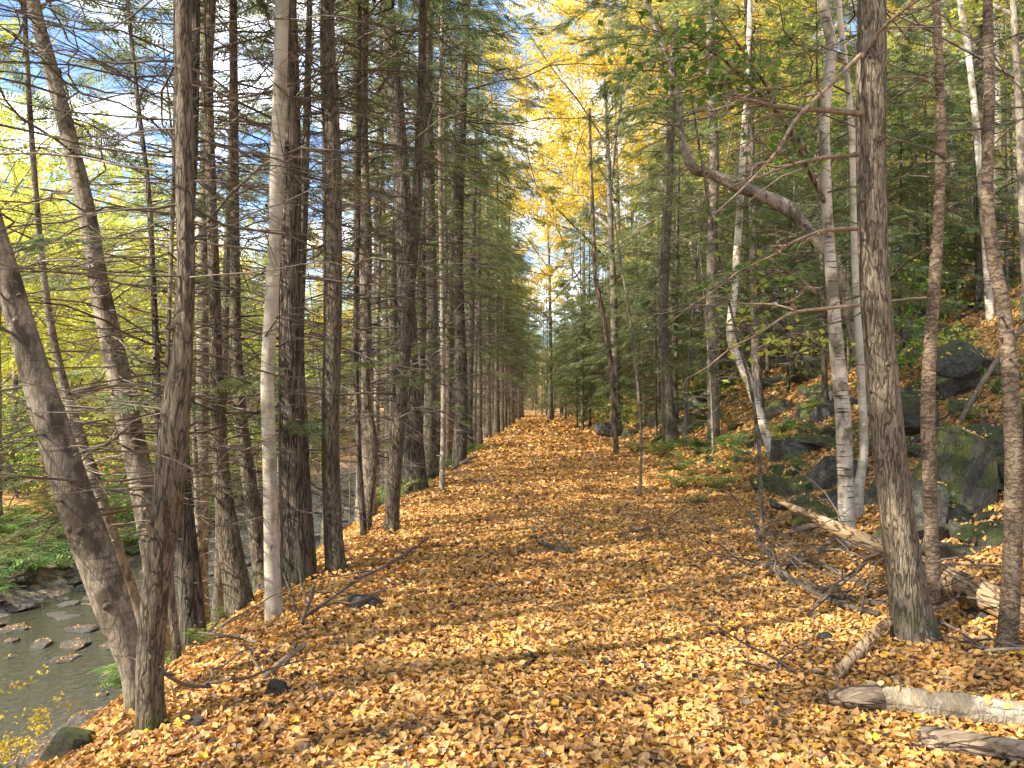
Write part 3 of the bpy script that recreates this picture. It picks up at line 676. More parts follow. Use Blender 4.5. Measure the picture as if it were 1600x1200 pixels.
NT('pale_tree', [(1352, 860, 18), (1341, 780, 16), (1350, 700, 13), (1346, 600, 12), (1336, 400, 11), (1331, 200, 10), (1316, 60, 9), (1310, 0, 9)], 8.2, 'beech',
   'crooked grey stem between the mottled pale birch and the thickest trunk', 'tree', 5, 12, None, bmin=2, bmax=6)
NT('birch_tree', [(1548, 510, 12), (1541, 400, 11), (1530, 250, 10), (1515, 100, 9), (1500, 0, 9)], 16, 'birch', 'thin white birch up the slope behind the curved ringed trunk', 'tree', 4, 14, None, bmin=4, bmax=9)
NT('slope_tree', [(1188, 690, 17), (1182, 560, 15), (1178, 400, 13), (1172, 200, 12), (1168, 0, 10)], 15, 'dark', 'straight dark trunk left of the mottled birch, growing among ferns on the slope', 'tree', 20, 15, 0, 8, bmin=1.5, bmax=9, green=.3)
NT('slope_tree', [(1200, 690, 13), (1178, 620, 14), (1155, 560, 15), (1142, 520, 14), (1150, 420, 11), (1160, 250, 10)], 13.5, 'birch', 'pale crooked trunk leaning left across the straight dark one on the slope', 'tree', 10, 12, None, bmin=1.5, bmax=7, green=.3)
NT('slope_tree', [(1048, 690, 24), (1042, 600, 18), (1036, 480, 16), (1044, 300, 14), (1052, 100, 12)], 21, 'hemlock', 'brown trunk on a rooty foot at the bottom of the slope right of the path', 'tree', 26, 17, 1, 8, bmin=1.2, bmax=11, green=.35)
NT('slope_tree', [(1115, 640, 18), (1112, 450, 16), (1116, 250, 15), (1110, 100, 14), (1112, 0, 13)], 19, 'grey', 'tall straight grey brown trunk above the ferns right of the path', 'tree', 24, 17, 3, 9, bmin=1.5, bmax=11, green=.35)
NT('bare_sapling', [(1000, 775, 5), (1002, 700, 4.4), (998, 620, 4), (987, 520, 3.6), (975, 440, 3), (952, 290, 2.2)], 12.7, 'grey', 'thin bare sapling rising from the leaves at the right edge of the path', 'tree', 14, 5.2, None, bmin=.8, bmax=5, bs=.5, flare=.1)
NT('snag', [(962, 690, 9), (958, 600, 9), (942, 490, 8), (930, 430, 7), (926, 330, 6)], 22, 'dead', 'reddish brown leaning dead stem right of the path, bark partly peeled', 'dead tree', 10, 9, None, bmin=1.5, bmax=8)
NT('bare_sapling', [(1190, 808, 6), (1186, 700, 6), (1172, 600, 5), (1150, 520, 4)], 9.2, 'grey', 'thin leaning bare sapling at the edge of the brush right of the path', 'tree', 8, 4.2, None, bmin=.8, bmax=3.8, bs=.5, flare=.1)
# bent mossy trunk arching left out of the slope
r_, b_, c_, q_ = NT('bent_tree', [(1335, 520, 15), (1312, 425, 16), (1285, 385, 20), (1255, 352, 17), (1226, 325, 23), (1185, 303, 17), (1150, 288, 20), (1112, 273, 13), (1082, 262, 14), (1066, 215, 10), (1060, 160, 11), (1042, 90, 9), (1015, 20, 8)], 13, 'grey',
   'mossy pale trunk bent nearly flat across the slope, a thin stem rising from its end', 'tree', 26, 13, None, bmin=2, bmax=8, green=.85, wob=.3)
# long limbs on the big right trunk, read off the photo
def limb(root, base, pts, Y0, Y1, r0, twig=5, seed=1, leaf=None):
    g = np.random.default_rng(seed); K = len(pts)
    P = spline([at(p[0], p[1], Y0 + (Y1 - Y0) * i / (K - 1)) for i, p in enumerate(pts)], K * 5) - np.array(root.location)
    mb = MB(); n = len(P); t = np.linspace(0, 1, n); mb.tube(P, r0 * .6 * (1 - t) ** .7 + .003, 8, cap=False, wob=.08, seed=seed)
    for k in range(twig):
        j = int(g.uniform(.2, .95) * (n - 1)); d = P[min(j + 1, n - 1)] - P[j - 1]; az = math.atan2(d[1], d[0]) + g.choice([-1, 1]) * g.uniform(.4, 1)
        bare_branch(mb, g, g.uniform(.3, .9), .005, P[j], az, g.uniform(-.5, .6), .2, 4, 1.2)
    return mb.obj('branch', [M['limb']], root)
limb(big, bbase, [(1345, 178), (1285, 172), (1222, 168), (1170, 156), (1128, 150)], 4.85, 4.3, .028, 6, 1)
limb(big, bbase, [(1345, 85), (1300, 130), (1245, 185), (1215, 235), (1170, 285), (1105, 345)], 4.85, 4.2, .02, 5, 2)
limb(big, bbase, [(1340, 242), (1275, 248), (1225, 262), (1180, 280)], 4.85, 4.5, .02, 4, 3)
limb(big, bbase, [(1340, 357), (1290, 360), (1240, 378), (1205, 400)], 4.85, 4.6, .02, 4, 4)
limb(big, bbase, [(1342, 477), (1290, 482), (1235, 490), (1195, 515), (1160, 535)], 4.85, 4.4, .014, 3, 5)
limb(big, bbase, [(1345, 92), (1378, 45), (1420, 10), (1470, -20)], 4.85, 4.6, .02, 4, 6)
def leafy(root, pts, Y0, Y1, r0, nl, seed, mat='green', spread=.13):
    g = np.random.default_rng(seed); K = len(pts)
    P = spline([at(p[0], p[1], Y0 + (Y1 - Y0) * i / (K - 1)) for i, p in enumerate(pts)], K * 5) - np.array(root.location)
    mb = MB(); n = len(P); t = np.linspace(0, 1, n); mb.tube(P, r0 * (1 - t) ** .7 + .003, 7, 0, cap=False); pos = []
    for k in range(16):
        j = int(g.uniform(.25, .98) * (n - 1)); d = P[min(j + 1, n - 1)] - P[j - 1]; az = math.atan2(d[1], d[0]) + g.choice([-1, 1]) * g.uniform(.4, 1.2)
        pos.append(bare_branch(mb, g, g.uniform(.4, 1.1), .005, P[j], az, g.uniform(-.3, .5), .25, 4, 1)[2:])
    A = np.concatenate(pos); leafquads(mb, A[g.integers(len(A), size=nl)] + g.normal(0, spread, (nl, 3)) * [1, 1, .5], .085 * g.uniform(.6, 1.25, nl), g, 1)
    return mb.obj('leafy_branch', [M['dead'], M[mat]], root, smooth=False)
BR = [o for o in COL.objects if o.name == 'birch_tree'][0]
leafy(BR, [(1296, 330), (1235, 210), (1185, 115), (1110, 10)], 7.3, 6.6, .022, 300, 901)
leafy(BR, [(1288, 270), (1200, 160), (1110, 80), (1000, 40)], 7.3, 7.0, .02, 330, 902)
leafy(BR, [(1300, 480), (1240, 430), (1180, 420), (1120, 430)], 7.3, 8.0, .014, 200, 903, 'green')
leafy(BR, [(1310, 560), (1250, 520), (1200, 500)], 7.3, 8.2, .012, 160, 904, 'lime')
limb(big, bbase, [(1385, 122), (1430, 120), (1455, 130), (1462, 145)], 4.9, 5.2, .008, 2, 7)

# ------------------------------------------------------------------ woods: rows and stands
used = []
def clear(x, y, d):
    return all((x - a) ** 2 + (y - c) ** 2 > d * d for a, c in used)
def inview(x, y, m=1.0): return y > 3 and abs(x) < .667 * y * 1.02 + m
for o in [o for o in COL.objects if o.type == 'EMPTY']: used.append((o.location.x, o.location.y))
g = np.random.default_rng(9)
def stand(name, n, yr, ur, kits, srange, label, cat, group, mind=.9, tks=('trunk',), ypow=1.0, scz=(1, 1), m=1.0):
    c = tries = 0
    while c < n and tries < n * 60:
        tries += 1
        y = yr[0] + (yr[1] - yr[0]) * g.random() ** ypow; x = float(xc(y)) + g.uniform(*ur)
        if not inview(x, y, m) or not clear(x, y, mind): continue
        z = h1(x, y)
        if z < WATER + .1: continue
        used.append((x, y)); kit = kits[int(g.integers(len(kits)))]; tk = tks[int(g.integers(len(tks)))]
        tree_from(name, kit, (x, y, z), g.uniform(0, 6.28), g.uniform(*srange), label, cat, group, tk if tk in kit else 'trunk', g.uniform(*scz))
        c += 1
TK = ('trunk', 'trunk_d', 'trunk_g')
for k, (x, y, s_) in enumerate([(-4.2, .6, 1.0), (-6.0, -2.6, 1.1), (-3.4, -3.0, 1.0), (-7.5, 2.8, .95), (-9.5, -5.0, 1.1), (-4.8, -7.0, 1.1), (-11, -1.0, 1.0), (-2.6, -8, 1.0), (-13.5, -7.0, 1.1), (-8, -9.5, 1.15)]):  # hemlocks out of view, left and behind, added to shade the near path
    used.append((x, y)); tree_from('hemlock_tree', HEM[[0, 1, 3, 2, 5, 0, 3, 1, 5, 2][k]], (x, y, h1(x, y)), k * 1.3, s_, 'unseen hemlock left of the viewer, added to shade the near path', 'tree', 'unseen shade hemlocks beside the viewer')
stand('hemlock_tree', 19, (11.5, 34), (-4.4, -2.2), HEMS * 3 + HEM[:3], (.7, 1.05), 'hemlock with bare lower limbs in the close row along the left edge of the path', 'tree', 'hemlocks in the row along the left path edge', .85, TK)
stand('hemlock_tree', 44, (32, 92), (-4.2, -1.5), HEMS * 3 + HEM + LOWH, (.8, 1.1), 'distant slim hemlock at the far end of the row along the left path edge', 'tree', 'hemlocks at the far end of the left row', .9, TK)
stand('bank_hemlock', 6, (9, 45), (-7.0, -4.2), HEM, (.6, 1.0), 'hemlock rooted down the left bank between the path row and the stream', 'tree', 'hemlocks down the left bank', 1.4, TK)
stand('path_side_hemlock', 22, (34, 95), (1.6, 3.6), LOWH, (.6, 1.0), 'low branched hemlock reaching over the far right edge of the path', 'tree', 'low hemlocks at the far right path edge', 1.4, TK)
stand('slope_hemlock', 34, (14, 80), (3.1, 12), HEM + LOWH * 3, (.7, 1.05), 'hemlock low on the leafy slope right of the path', 'tree', 'hemlocks low on the right slope', 1.5, TK, 1.1)
stand('low_hemlock', 8, (15, 34), (4.0, 10), LOWH, (.6, .95), 'low branched green hemlock screening the middle of the right slope', 'tree', 'low hemlocks screening the right slope', 1.2, TK)
stand('hilltop_tree', 30, (40, 110), (26, 62), BL['hillgreen'] + BL['bank'], (1.0, 1.4), 'leafy tree near the top of the right hillside', 'tree', 'leafy trees at the top of the right hillside', 2.5)
stand('slope_hemlock', 38, (20, 90), (12, 42), HEM + LOWH, (.8, 1.2), 'hemlock high on the wooded hillside at the right', 'tree', 'hemlocks high on the right hillside', 2.0, TK)
stand('path_end_hemlock', 46, (88, 135), (-13, 14), LOWH * 2 + HEM, (.9, 1.25), 'hemlock closing the view where the path ends', 'tree', 'hemlocks behind the end of the path', 1.7, TK)
stand('young_hemlock', 34, (14, 70), (3.2, 14), YOUNG, (.7, 1.15), 'young hemlock with green sprays down to the ground on the right slope', 'tree', 'young hemlocks on the right slope', 1.0)
stand('young_hemlock', 14, (84, 112), (-6, 7), YOUNG, (.8, 1.2), 'young hemlock at the far end of the path', 'tree', 'young hemlocks at the end of the path', 1.2)
POLE = []
for q in range(5):
    g2 = np.random.default_rng(800 + q); Ht = [6, 8, 5, 9, 7][q]
    tm, P = straight_trunk(g2, Ht, [.03, .045, .025, .05, .035][q], 6, .09, .1, .2, 14)
    cm = MB()
    for k in range(34):
        z = g2.uniform(.6, Ht * .97); t_ = z / Ht * 13; j0 = min(int(t_), 12); p_ = P[j0] * (1 - t_ + j0) + P[j0 + 1] * (t_ - j0)
        L = g2.uniform(.4, 1.5) * (1.1 - z / Ht * .6); bare_branch(cm, g2, L, .003 + .003 * L, p_, g2.uniform(0, 6.28), g2.uniform(-.1, .7), .2, 3, 1)
    POLE.append(dict(H=Ht, z0=0, trunk=tm.mesh('pole_trunk', [M['grey']]), trunk_d=tm.mesh('pole_trunk', [M['dark']]), crown=cm.mesh('pole_twigs', [M['twig']])))
stand('bare_pole_tree', 60, (12, 50), (3.6, 22), POLE, (.8, 1.3), 'thin bare young tree on the right slope, without leaves', 'tree', 'thin bare trees on the right slope', .7, ('trunk', 'trunk_d'))
stand('bare_pole_tree', 22, (12.5, 45), (-6.5, -2.4), POLE, (.8, 1.3), 'thin bare young tree on the left bank, without leaves', 'tree', 'thin bare trees on the left bank', .6, ('trunk', 'trunk_d'))
stand('pale_birch', 26, (14, 70), (5, 34), BL['birchy'], (.8, 1.15), 'pale thin birch with yellow leaves among the hemlocks on the hillside', 'tree', 'pale birches on the right hillside', 1.5)
stand('green_maple', 48, (13, 60), (5, 34), BL['hillgreen'], (.6, 1.1), 'yellow green broadleaf tree between the hemlocks on the hillside', 'tree', 'yellow green trees on the right hillside', 1.5)
stand('bank_maple', 84, (17, 110), (-75, -17), BL['bank'], (.7, 1.05), 'bright yellow green tree on the far side of the stream', 'tree', 'yellow green trees beyond the stream', 1.9, ypow=1.1, m=4)
stand('bank_green_tree', 12, (18, 90), (-60, -15), BL['bankgreen'], (.6, .95), 'green leaved tree on the far side of the stream', 'tree', 'green trees beyond the stream', 2.2, m=4)
stand('bank_yellow_tree', 12, (35, 110), (-60, -18), BL['maple'], (.6, .85), 'golden yellow tree on the far side of the stream', 'tree', 'golden trees beyond the stream', 2.2, m=4)
for (x, y, s, q, lab) in [(4.2, 31, 1.0, 0, 'tall golden maple leaning over the path, nearest of the golden maples'), (7.2, 35, 1.05, 1, 'tall golden maple at the foot of the right slope, beside the nearest golden maple'),
                          (6.0, 43, 1.1, 2, 'golden maple behind the two nearest golden maples over the path'), (10.5, 44, 1.0, 0, 'golden maple up the slope, rightmost of the golden maples over the path'),
                          (5.2, 56, 1.15, 1, 'distant golden maple right beside the far stretch of path'), (1.0, 97, 1.1, 2, 'far golden maple showing in the gap above the end of the path'), (-3.8, 60, 1.1, 0, 'distant golden maple on the left side of the path behind the hemlock row'), (3.4, 68, 1.2, 2, 'far golden maple right of the path before the gap'), (9.0, 58, 1.15, 0, 'golden maple up the slope behind the rightmost one'), (13.5, 50, 1.1, 1, 'golden maple high on the slope at the far right of the golden group'), (-6, 84, 1.2, 1, 'golden maple far off left of the path end'), (12.5, 33, 1.0, 2, 'golden maple on the slope nearest the viewer among the upper golden ones'), (17, 42, 1.05, 0, 'golden maple highest up the right slope'), (-5.2, 46, 1.0, 1, 'golden maple showing through the left hemlock row')]:
    tree_from('golden_maple', BL['maple'][q], (x, y, h1(x, y)), q * 2.1 + y, s, lab, 'tree', 'golden maples over the path')

# ------------------------------------------------------------------ rocks
def rest(p, lift):
    """slide a point towards the viewer until it stands clear of the ground"""
    p = np.array(p, float)
    for k in range(200):
        if p[2] >= h1(p[0], p[1]) + lift: break
        p = CAM + (p - CAM) * .995
    return p
def rock_mesh(seed, flat=.7, cuts=15, sub=5, rough=.07, strat=0):
    import bmesh
    g = np.random.default_rng(seed); bm = bmesh.new(); bmesh.ops.create_icosphere(bm, subdivisions=sub, radius=1)
    V = np.array([v.co for v in bm.verts])
    for k in range(cuts):      # plane cuts give facets
        n = g.normal(0, 1, 3); n[2] *= .8; n /= np.linalg.norm(n); d = g.uniform(.5, .85)
        s = V @ n; V = V - np.maximum(s - d, 0)[:, None] * n * .985
    amp = sum(np.sin(V @ g.normal(0, f, 3) + g.uniform(0, 6)) / f for f in (3, 5, 8, 12, 17, 24, 31, 40, 52, 65))
    N_ = V / (np.linalg.norm(V, axis=1)[:, None] + 1e-9); V = V + N_ * amp[:, None] * rough
    V[:, 2] *= flat
    for v, c in zip(bm.verts, V): v.co = c
    me = bpy.data.meshes.new('rock'); bm.to_mesh(me); bm.free()
    me.polygons.foreach_set('use_smooth', np.full(len(me.polygons), True)); me.set_sharp_from_angle(angle=R(28))
    return me
ROCK = [rock_mesh(s, f) for s, f in ((1, .7), (2, .55), (3, .8), (4, .6), (5, .45), (6, .7))]
def rock_variants(mat):
    out = []
    for me in ROCK:
        m2 = me.copy(); m2.materials.clear(); m2.materials.append(M[mat]); out.append(m2)
    return out
RK = {k: rock_variants(k) for k in ('rock_moss', 'rock', 'rock_pale')}
def rock(name, px, py, Y, w, hh, dpt, kind, q, label, rot=(0, 0, 0), group=None, cat='boulder'):
    p = at(px, py, Y)
    if cat == 'stone': p = rest(p, hh * .12)
    o = put(name, RK[kind][q % 6], None, p, rot, (w / 2, dpt / 2, hh / 2 / .65)); tag(o, label, cat, group); return o
def M_(px, Y): return px / FPX * Y
rock('boulder', 1468, 758, 7.3, M_(135, 7.3), M_(205, 7.3), 1.0, 'rock_moss', 0, 'largest boulder, moss covered and steep sided, behind the thickest right trunk', (.1, .35, .4))
rock('boulder', 1432, 800, 7.0, M_(90, 7), M_(110, 7), .8, 'rock', 2, 'dark low boulder under the left side of the largest mossy boulder', (.3, .1, 1))
rock('boulder', 1545, 690, 8.2, M_(130, 8.2), M_(70, 8.2), .9, 'rock', 3, 'flat topped grey boulder high behind the curved ringed trunk', (0, -.25, .2))
rock('boulder', 1545, 800, 7.4, M_(80, 7.4), M_(90, 7.4), .7, 'rock', 1, 'dark angular boulder right of the largest mossy boulder', (.4, .2, 2))
rock('boulder', 1590, 845, 6.6, M_(70, 6.6), M_(95, 6.6), .6, 'rock', 4, 'grey boulder at the right edge behind the curved ringed trunk', (.2, .6, 1.4))
rock('boulder', 1500, 560, 11, M_(110, 11), M_(65, 11), 1.0, 'rock', 5, 'square grey boulder with a pale lichen top higher on the slope', (.1, .05, .2))
rock('boulder', 1275, 812, 8.6, M_(115, 8.6), M_(105, 8.6), .9, 'rock_moss', 1, 'low mossy boulder behind the pale splintered log, left of the birch', (0, .1, .6))
rock('boulder', 1375, 785, 8.6, M_(70, 8.6), M_(90, 8.6), .7, 'rock', 0, 'dark boulder seen between the pale stem and the thickest trunk', (.2, .3, .9))
rock('boulder', 1480, 870, 6.4, M_(90, 6.4), M_(60, 6.4), .6, 'rock', 3, 'low dark stone beneath the splintered log behind the slender ringed trunk', (0, 0, .5))
rock('boulder', 1535, 968, 5.1, M_(75, 5.1), M_(42, 5.1), .35, 'rock_pale', 1, 'pale grey rounded stone under the far end of the splintered log', (0, .2, .5))
rock('boulder', 1418, 650, 9.5, M_(80, 9.5), M_(70, 9.5), .8, 'rock_moss', 2, 'mossy boulder above and left of the largest boulder', (.2, 0, 2))
rock('boulder', 1220, 790, 9.0, M_(60, 9), M_(30, 9), .5, 'rock', 4, 'flat grey stone at the near end of the pale splintered log', (0, .1, .2))
rock('boulder', 950, 672, 24, M_(48, 24), M_(26, 24), .9, 'rock', 2, 'grey rounded boulder at the right path edge before the ferns', (0, 0, .4))
rock('boulder', 1590, 745, 7.2, M_(60, 7.2), M_(60, 7.2), .6, 'rock', 1, 'dark stone at the right edge above the others', (.2, .1, .5))
rock('stone', 575, 945, 5.9, .34, .16, .26, 'rock_pale', 2, 'pale cracked stone poking out of the leaves near the beech foot', (.1, .15, .4), cat='stone')
rock('stone', 628, 990, 5.3, .13, .05, .1, 'rock_pale', 4, 'small flat grey stone right of the pale cracked stone', (0, .1, .4), cat='stone')
rock('stone', 430, 1080, 4.2, .17, .16, .12, 'rock_pale', 3, 'grey weathered stub of stone near the foot of the bank slope', (.2, .5, .4), cat='stone')
rock('stone', 315, 1130, 3.8, .15, .10, .12, 'rock_pale', 5, 'pale stone just right of the nearest brown hemlock foot', (.1, .5, .4), cat='stone')
rock('stone', 108, 1168, 3.9, .32, .22, .3, 'rock_moss', 0, 'dark mossy stone in the bottom left corner above the water', (.2, .3, 1), cat='stone')
rock('stone', 1286, 993, 4.9, .13, .05, .1, 'rock', 0, 'small dark stone in the leaves left of the thickest trunk', (0, 0, .3), cat='stone')
g = np.random.default_rng(31)
c = 0
while c < 260:
    y = 6 + 38 * g.random() ** 1.3; u = g.uniform(3.3, 5 + y * .42); x = float(xc(y)) + u
    if not inview(x, y, -.3): continue
    s = g.uniform(.12, .5) * (1 + y / 60); kind = 'rock_moss' if g.random() < .55 else 'rock'
    o = put('slope_rock', RK[kind][int(g.integers(6))], None, (x, y, h1(x, y) - s * .02), tuple(g.normal(0, .35, 2)) + (g.uniform(0, 6.28),), (s * g.uniform(.8, 1.5), s, s * g.uniform(.5, 1)))
    near = y < 15
    tag(o, ('mossy' if kind == 'rock_moss' else 'bare grey') + (' rock on the near part of the right slope' if near else ' rock far up the right slope'), 'rock', 'mossy and grey rocks strewn on the right slope' + (' near' if near else ' far')); c += 1
c = 0
while c < 290:
    y = 7 + 36 * g.random() ** 1.2; u = g.uniform(-13.4, -5.7); x = float(xc(y)) + u
    if not inview(x, y, .3): continue
    s = g.uniform(.05, .34) * (1 + y / 60)
    if -9.3 < u < -6.8 and y < 14 and g.random() < .6: continue
    o = put('stream_rock', RK['rock_pale'][int(g.integers(6))], None, (x, y, max(h1(x, y), WATER - .06) + s * .1), (0, 0, g.uniform(0, 6.28)), (s * g.uniform(.9, 1.7), s, s * g.uniform(.4, .7)))
    tag(o, 'rounded grey brown rock in the stream bed at the left', 'rock', 'rocks in the stream bed'); c += 1

# ------------------------------------------------------------------ logs and fallen branches
def log(name, pts, barkm, label, cat='log', sides=16, hollow=None, wob=.1, seed=3, twigs=0, endmat=None, group=None, straight=False):
    """pts: (px, py, Y, diameter_px)"""
    g = np.random.default_rng(seed)
    P = np.array([np.r_[rest(at(a, b, Y), .02 + .6 * d / 2 / FPX * Y), d / 2 / FPX * Y] for a, b, Y, d in pts])
    if straight:
        t = np.linspace(0, 1, len(P))[:, None]; Q = P[0] * (1 - t) + P[-1] * t; Q[:, 2] += np.max(np.r_[0, (P - Q)[:, 2]]) * .4; Q[:, 3] = P[:, 3]; P = Q * .85 + P * .15
    S = spline(P, len(pts) * 6)
    loc = S[0, :3].copy(); root = empty(name, loc); tag(root, label, cat, group)
    mb = MB(); mb.tube(S[:, :3] - loc, S[:, 3], sides, wob=wob, seed=seed); stem = mb.obj('stem', [M[barkm], M['dead']], root)
    if endmat:   # broken end: splinters around a sunken core
        mb = MB(); r = S[0, 3]; d = S[0, :3] - S[1, :3]; d /= np.linalg.norm(d)
        for k in range(26):
            a = g.uniform(0, 6.28); q = g.uniform(.2, .95) * r; side = np.cross(d, [0, 0, 1]); side /= np.linalg.norm(side); up = np.cross(side, d)
            p = side * math.cos(a) * q + up * math.sin(a) * q
            mb.tube([p - d * .05, p + d * g.uniform(.01, endmat)], [r * .17, r * .03], 4)
        mb.obj('broken_end', [M['dead']], root, smooth=False)
    for k in range(twigs):
        j = int(g.uniform(.1, .95) * (len(S) - 1)); mb = MB()
        bare_branch(mb, g, g.uniform(.25, .8), .007, S[j, :3] - loc, g.uniform(0, 6.28), g.uniform(-.1, .9), .1, 4, 1)
        mb.obj('twig', [M['twig']], root)
    return root
log('splintered_log', [(1215, 782, 7.7, 7), (1270, 808, 7.2, 15), (1330, 836, 6.6, 22), (1400, 869, 6.1, 27), (1480, 905, 5.6, 36), (1545, 938, 5.2, 40), (1620, 970, 4.9, 42)], 'wood',
    'long pale splintered log lying behind the thickest trunk on the right', twigs=2, wob=.16, seed=8, straight=True)
log('birch_log', [(1375, 1092, 4.25, 32), (1440, 1092, 4.2, 36), (1500, 1098, 4.15, 35), (1560, 1108, 4.1, 33), (1640, 1122, 4.0, 33)], 'birchlog', 'white peeling birch log half buried in leaves at the lower right', endmat=.08, seed=5, wob=.12, straight=True)
log('rotten_log', [(1298, 1092, 4.3, 24), (1330, 1094, 4.27, 36), (1362, 1092, 4.25, 38), (1384, 1092, 4.24, 30)], 'logbark', 'dark rotten log end with a tuft of moss left of the birch log', endmat=.05, seed=6, wob=.2)
log('corner_log', [(1440, 1152, 3.85, 34), (1490, 1160, 3.8, 32), (1550, 1168, 3.75, 30), (1630, 1180, 3.7, 30)], 'logbark', 'grey brown log with a broken end in the bottom right corner', endmat=.03, seed=7, straight=True)
log('broken_branch', [(1305, 1056, 4.55, 14), (1335, 1025, 4.7, 17), (1362, 995, 4.8, 18), (1392, 968, 4.9, 12)], 'wood', 'stout broken branch leaning on the mossy foot of the thickest trunk', seed=9)
STK = [
 ([(1195, 900, 6.9, 5), (1260, 875, 6.9, 8), (1330, 905, 6.4, 8), (1380, 925, 6.0, 6)], 'dark stick bending along the top of the brush heap', 'dark'),
 ([(1130, 870, 7.5, 4), (1200, 885, 7.2, 8), (1290, 935, 6.3, 9), (1375, 960, 5.8, 8)], 'long dark branch at the base of the brush heap', 'dark'),
 ([(1262, 960, 5.7, 4), (1300, 925, 5.8, 6), (1345, 885, 6.0, 7), (1365, 865, 6.1, 6)], 'pale straight stick propped against the splintered log', 'dead'),
 ([(1180, 845, 7.7, 5), (1215, 880, 7.2, 9), (1240, 915, 6.6, 7)], 'dark forked stick in the left of the brush heap', 'dark'),
 ([(1170, 800, 8.3, 5), (1195, 850, 7.6, 8), (1225, 905, 6.8, 8)], 'dark stick slanting up out of the left of the brush heap', 'dark'),
 ([(1250, 905, 6.6, 8), (1320, 935, 6.2, 9), (1390, 945, 5.9, 8)], 'thick brown branch lying low in the brush heap', 'dark'),
 ([(1245, 828, 8.0, 9), (1275, 820, 7.8, 9), (1300, 812, 7.6, 7)], 'short pale broken stub in front of the low mossy boulder', 'dead'),
 ([(1285, 856, 7.2, 4), (1300, 845, 7.2, 8), (1325, 835, 7.1, 5)], 'short pale splinter beside the birch foot', 'dead'),
 ([(1195, 1050, 4.6, 4), (1240, 1048, 4.62, 5), (1290, 1050, 4.6, 4)], 'thin twig lying on the leaves left of the stout broken branch', 'twig'),
 ([(965, 836, 9.2, 3), (1000, 828, 9.4, 5), (1040, 826, 9.5, 5), (1062, 828, 9.4, 3)], 'dark branch lying across the middle of the path', 'dark'),
 ([(838, 845, 8.8, 4), (870, 858, 8.4, 9), (900, 862, 8.3, 6)], 'small clump of dark bark strips in the middle of the path', 'dark'),
 ([(410, 1062, 4.4, 6), (440, 1035, 4.6, 11), (475, 1008, 4.9, 8)], 'weathered brown branch half sunk in leaves on the left', 'dead'),
 ([(470, 968, 5.5, 4), (510, 940, 5.7, 5), (560, 905, 6.2, 5), (610, 880, 6.8, 4), (670, 840, 7.8, 4)], 'long thin curved branch on the leaves by the pale cracked stone', 'twig'),
 ([(470, 975, 5.4, 3), (485, 935, 5.5, 7), (490, 915, 5.5, 4)], 'short dark stick standing up by the pale cracked stone', 'dark'),
 ([(310, 988, 5.2, 4), (350, 993, 5.1, 5), (400, 1003, 5.0, 4)], 'dark twig poking over the leaves right of the broad foot trunk', 'twig'),
 ([(250, 1050, 3.9, 4), (290, 1070, 4.0, 6), (330, 1073, 4.1, 5)], 'crooked twig across the foot of the nearest brown hemlock', 'twig'),
 ([(1500, 870, 5.6, 3), (1450, 880, 5.6, 4), (1560, 885, 5.3, 4), (1600, 905, 5.0, 3)], 'thin curved twig arching over the splintered log', 'dead'),
 ([(1440, 960, 5.0, 4), (1490, 940, 5.1, 6), (1500, 925, 5.2, 4)], 'short pale stick between the two trunks on the right', 'dead'),
 ([(1510, 1020, 4.5, 4), (1560, 1015, 4.4, 6), (1620, 1012, 4.3, 5)], 'pale stick lying before the curved ringed trunk', 'dead'),
 ([(705, 735, 16.5, 3), (725, 722, 18, 5), (745, 712, 19.5, 4)], 'dark branch lying at the left path edge near the fern', 'dark'),
 ([(1480, 700, 9, 4), (1510, 640, 9.3, 8), (1560, 560, 9.8, 8), (1600, 510, 10, 7)], 'long grey pole lying up the slope above the largest boulder', 'dead'),
]
for k, (pts, lab, bm_) in enumerate(STK):
    log('fallen_branch', pts, {'dark': 'twig', 'dead': 'limb'}.get(bm_, bm_), lab, 'branch', 7, seed=40 + k, twigs=5 if 'brush' in lab or 'path' in lab else 3, wob=.12)
g = np.random.default_rng(55)
for k in range(26):   # brush heap sticks
    a = at(g.uniform(1150, 1370), g.uniform(870, 950), g.uniform(5.9, 7.4)); a[2] = h1(a[0], a[1]) + g.uniform(.03, .28)
    o = put('brush_stick', POOL[int(g.integers(26))], None, a, (g.normal(0, .5), g.normal(0, .25), g.uniform(0, 6.28)), g.uniform(.35, .6))
    tag(o, 'thin dry stick tangled in the brush heap left of the thickest trunk', 'stick', 'sticks in the brush heap')
for k in range(80):   # dry sticks on the slope
    y = g.uniform(7, 26); x = float(xc(y)) + g.uniform(3.6, 4 + y * .5)
    if not inview(x, y, 0): continue
    o = put('slope_stick', POOL[int(g.integers(26))], None, (x, y, h1(x, y) + .06), (g.normal(0, .5), -.3 + g.normal(0, .2), g.uniform(0, 6.28)), g.uniform(.5, .9))
    tag(o, 'bare dead stick lying on the rocky right slope', 'stick', 'dead sticks on the right slope')

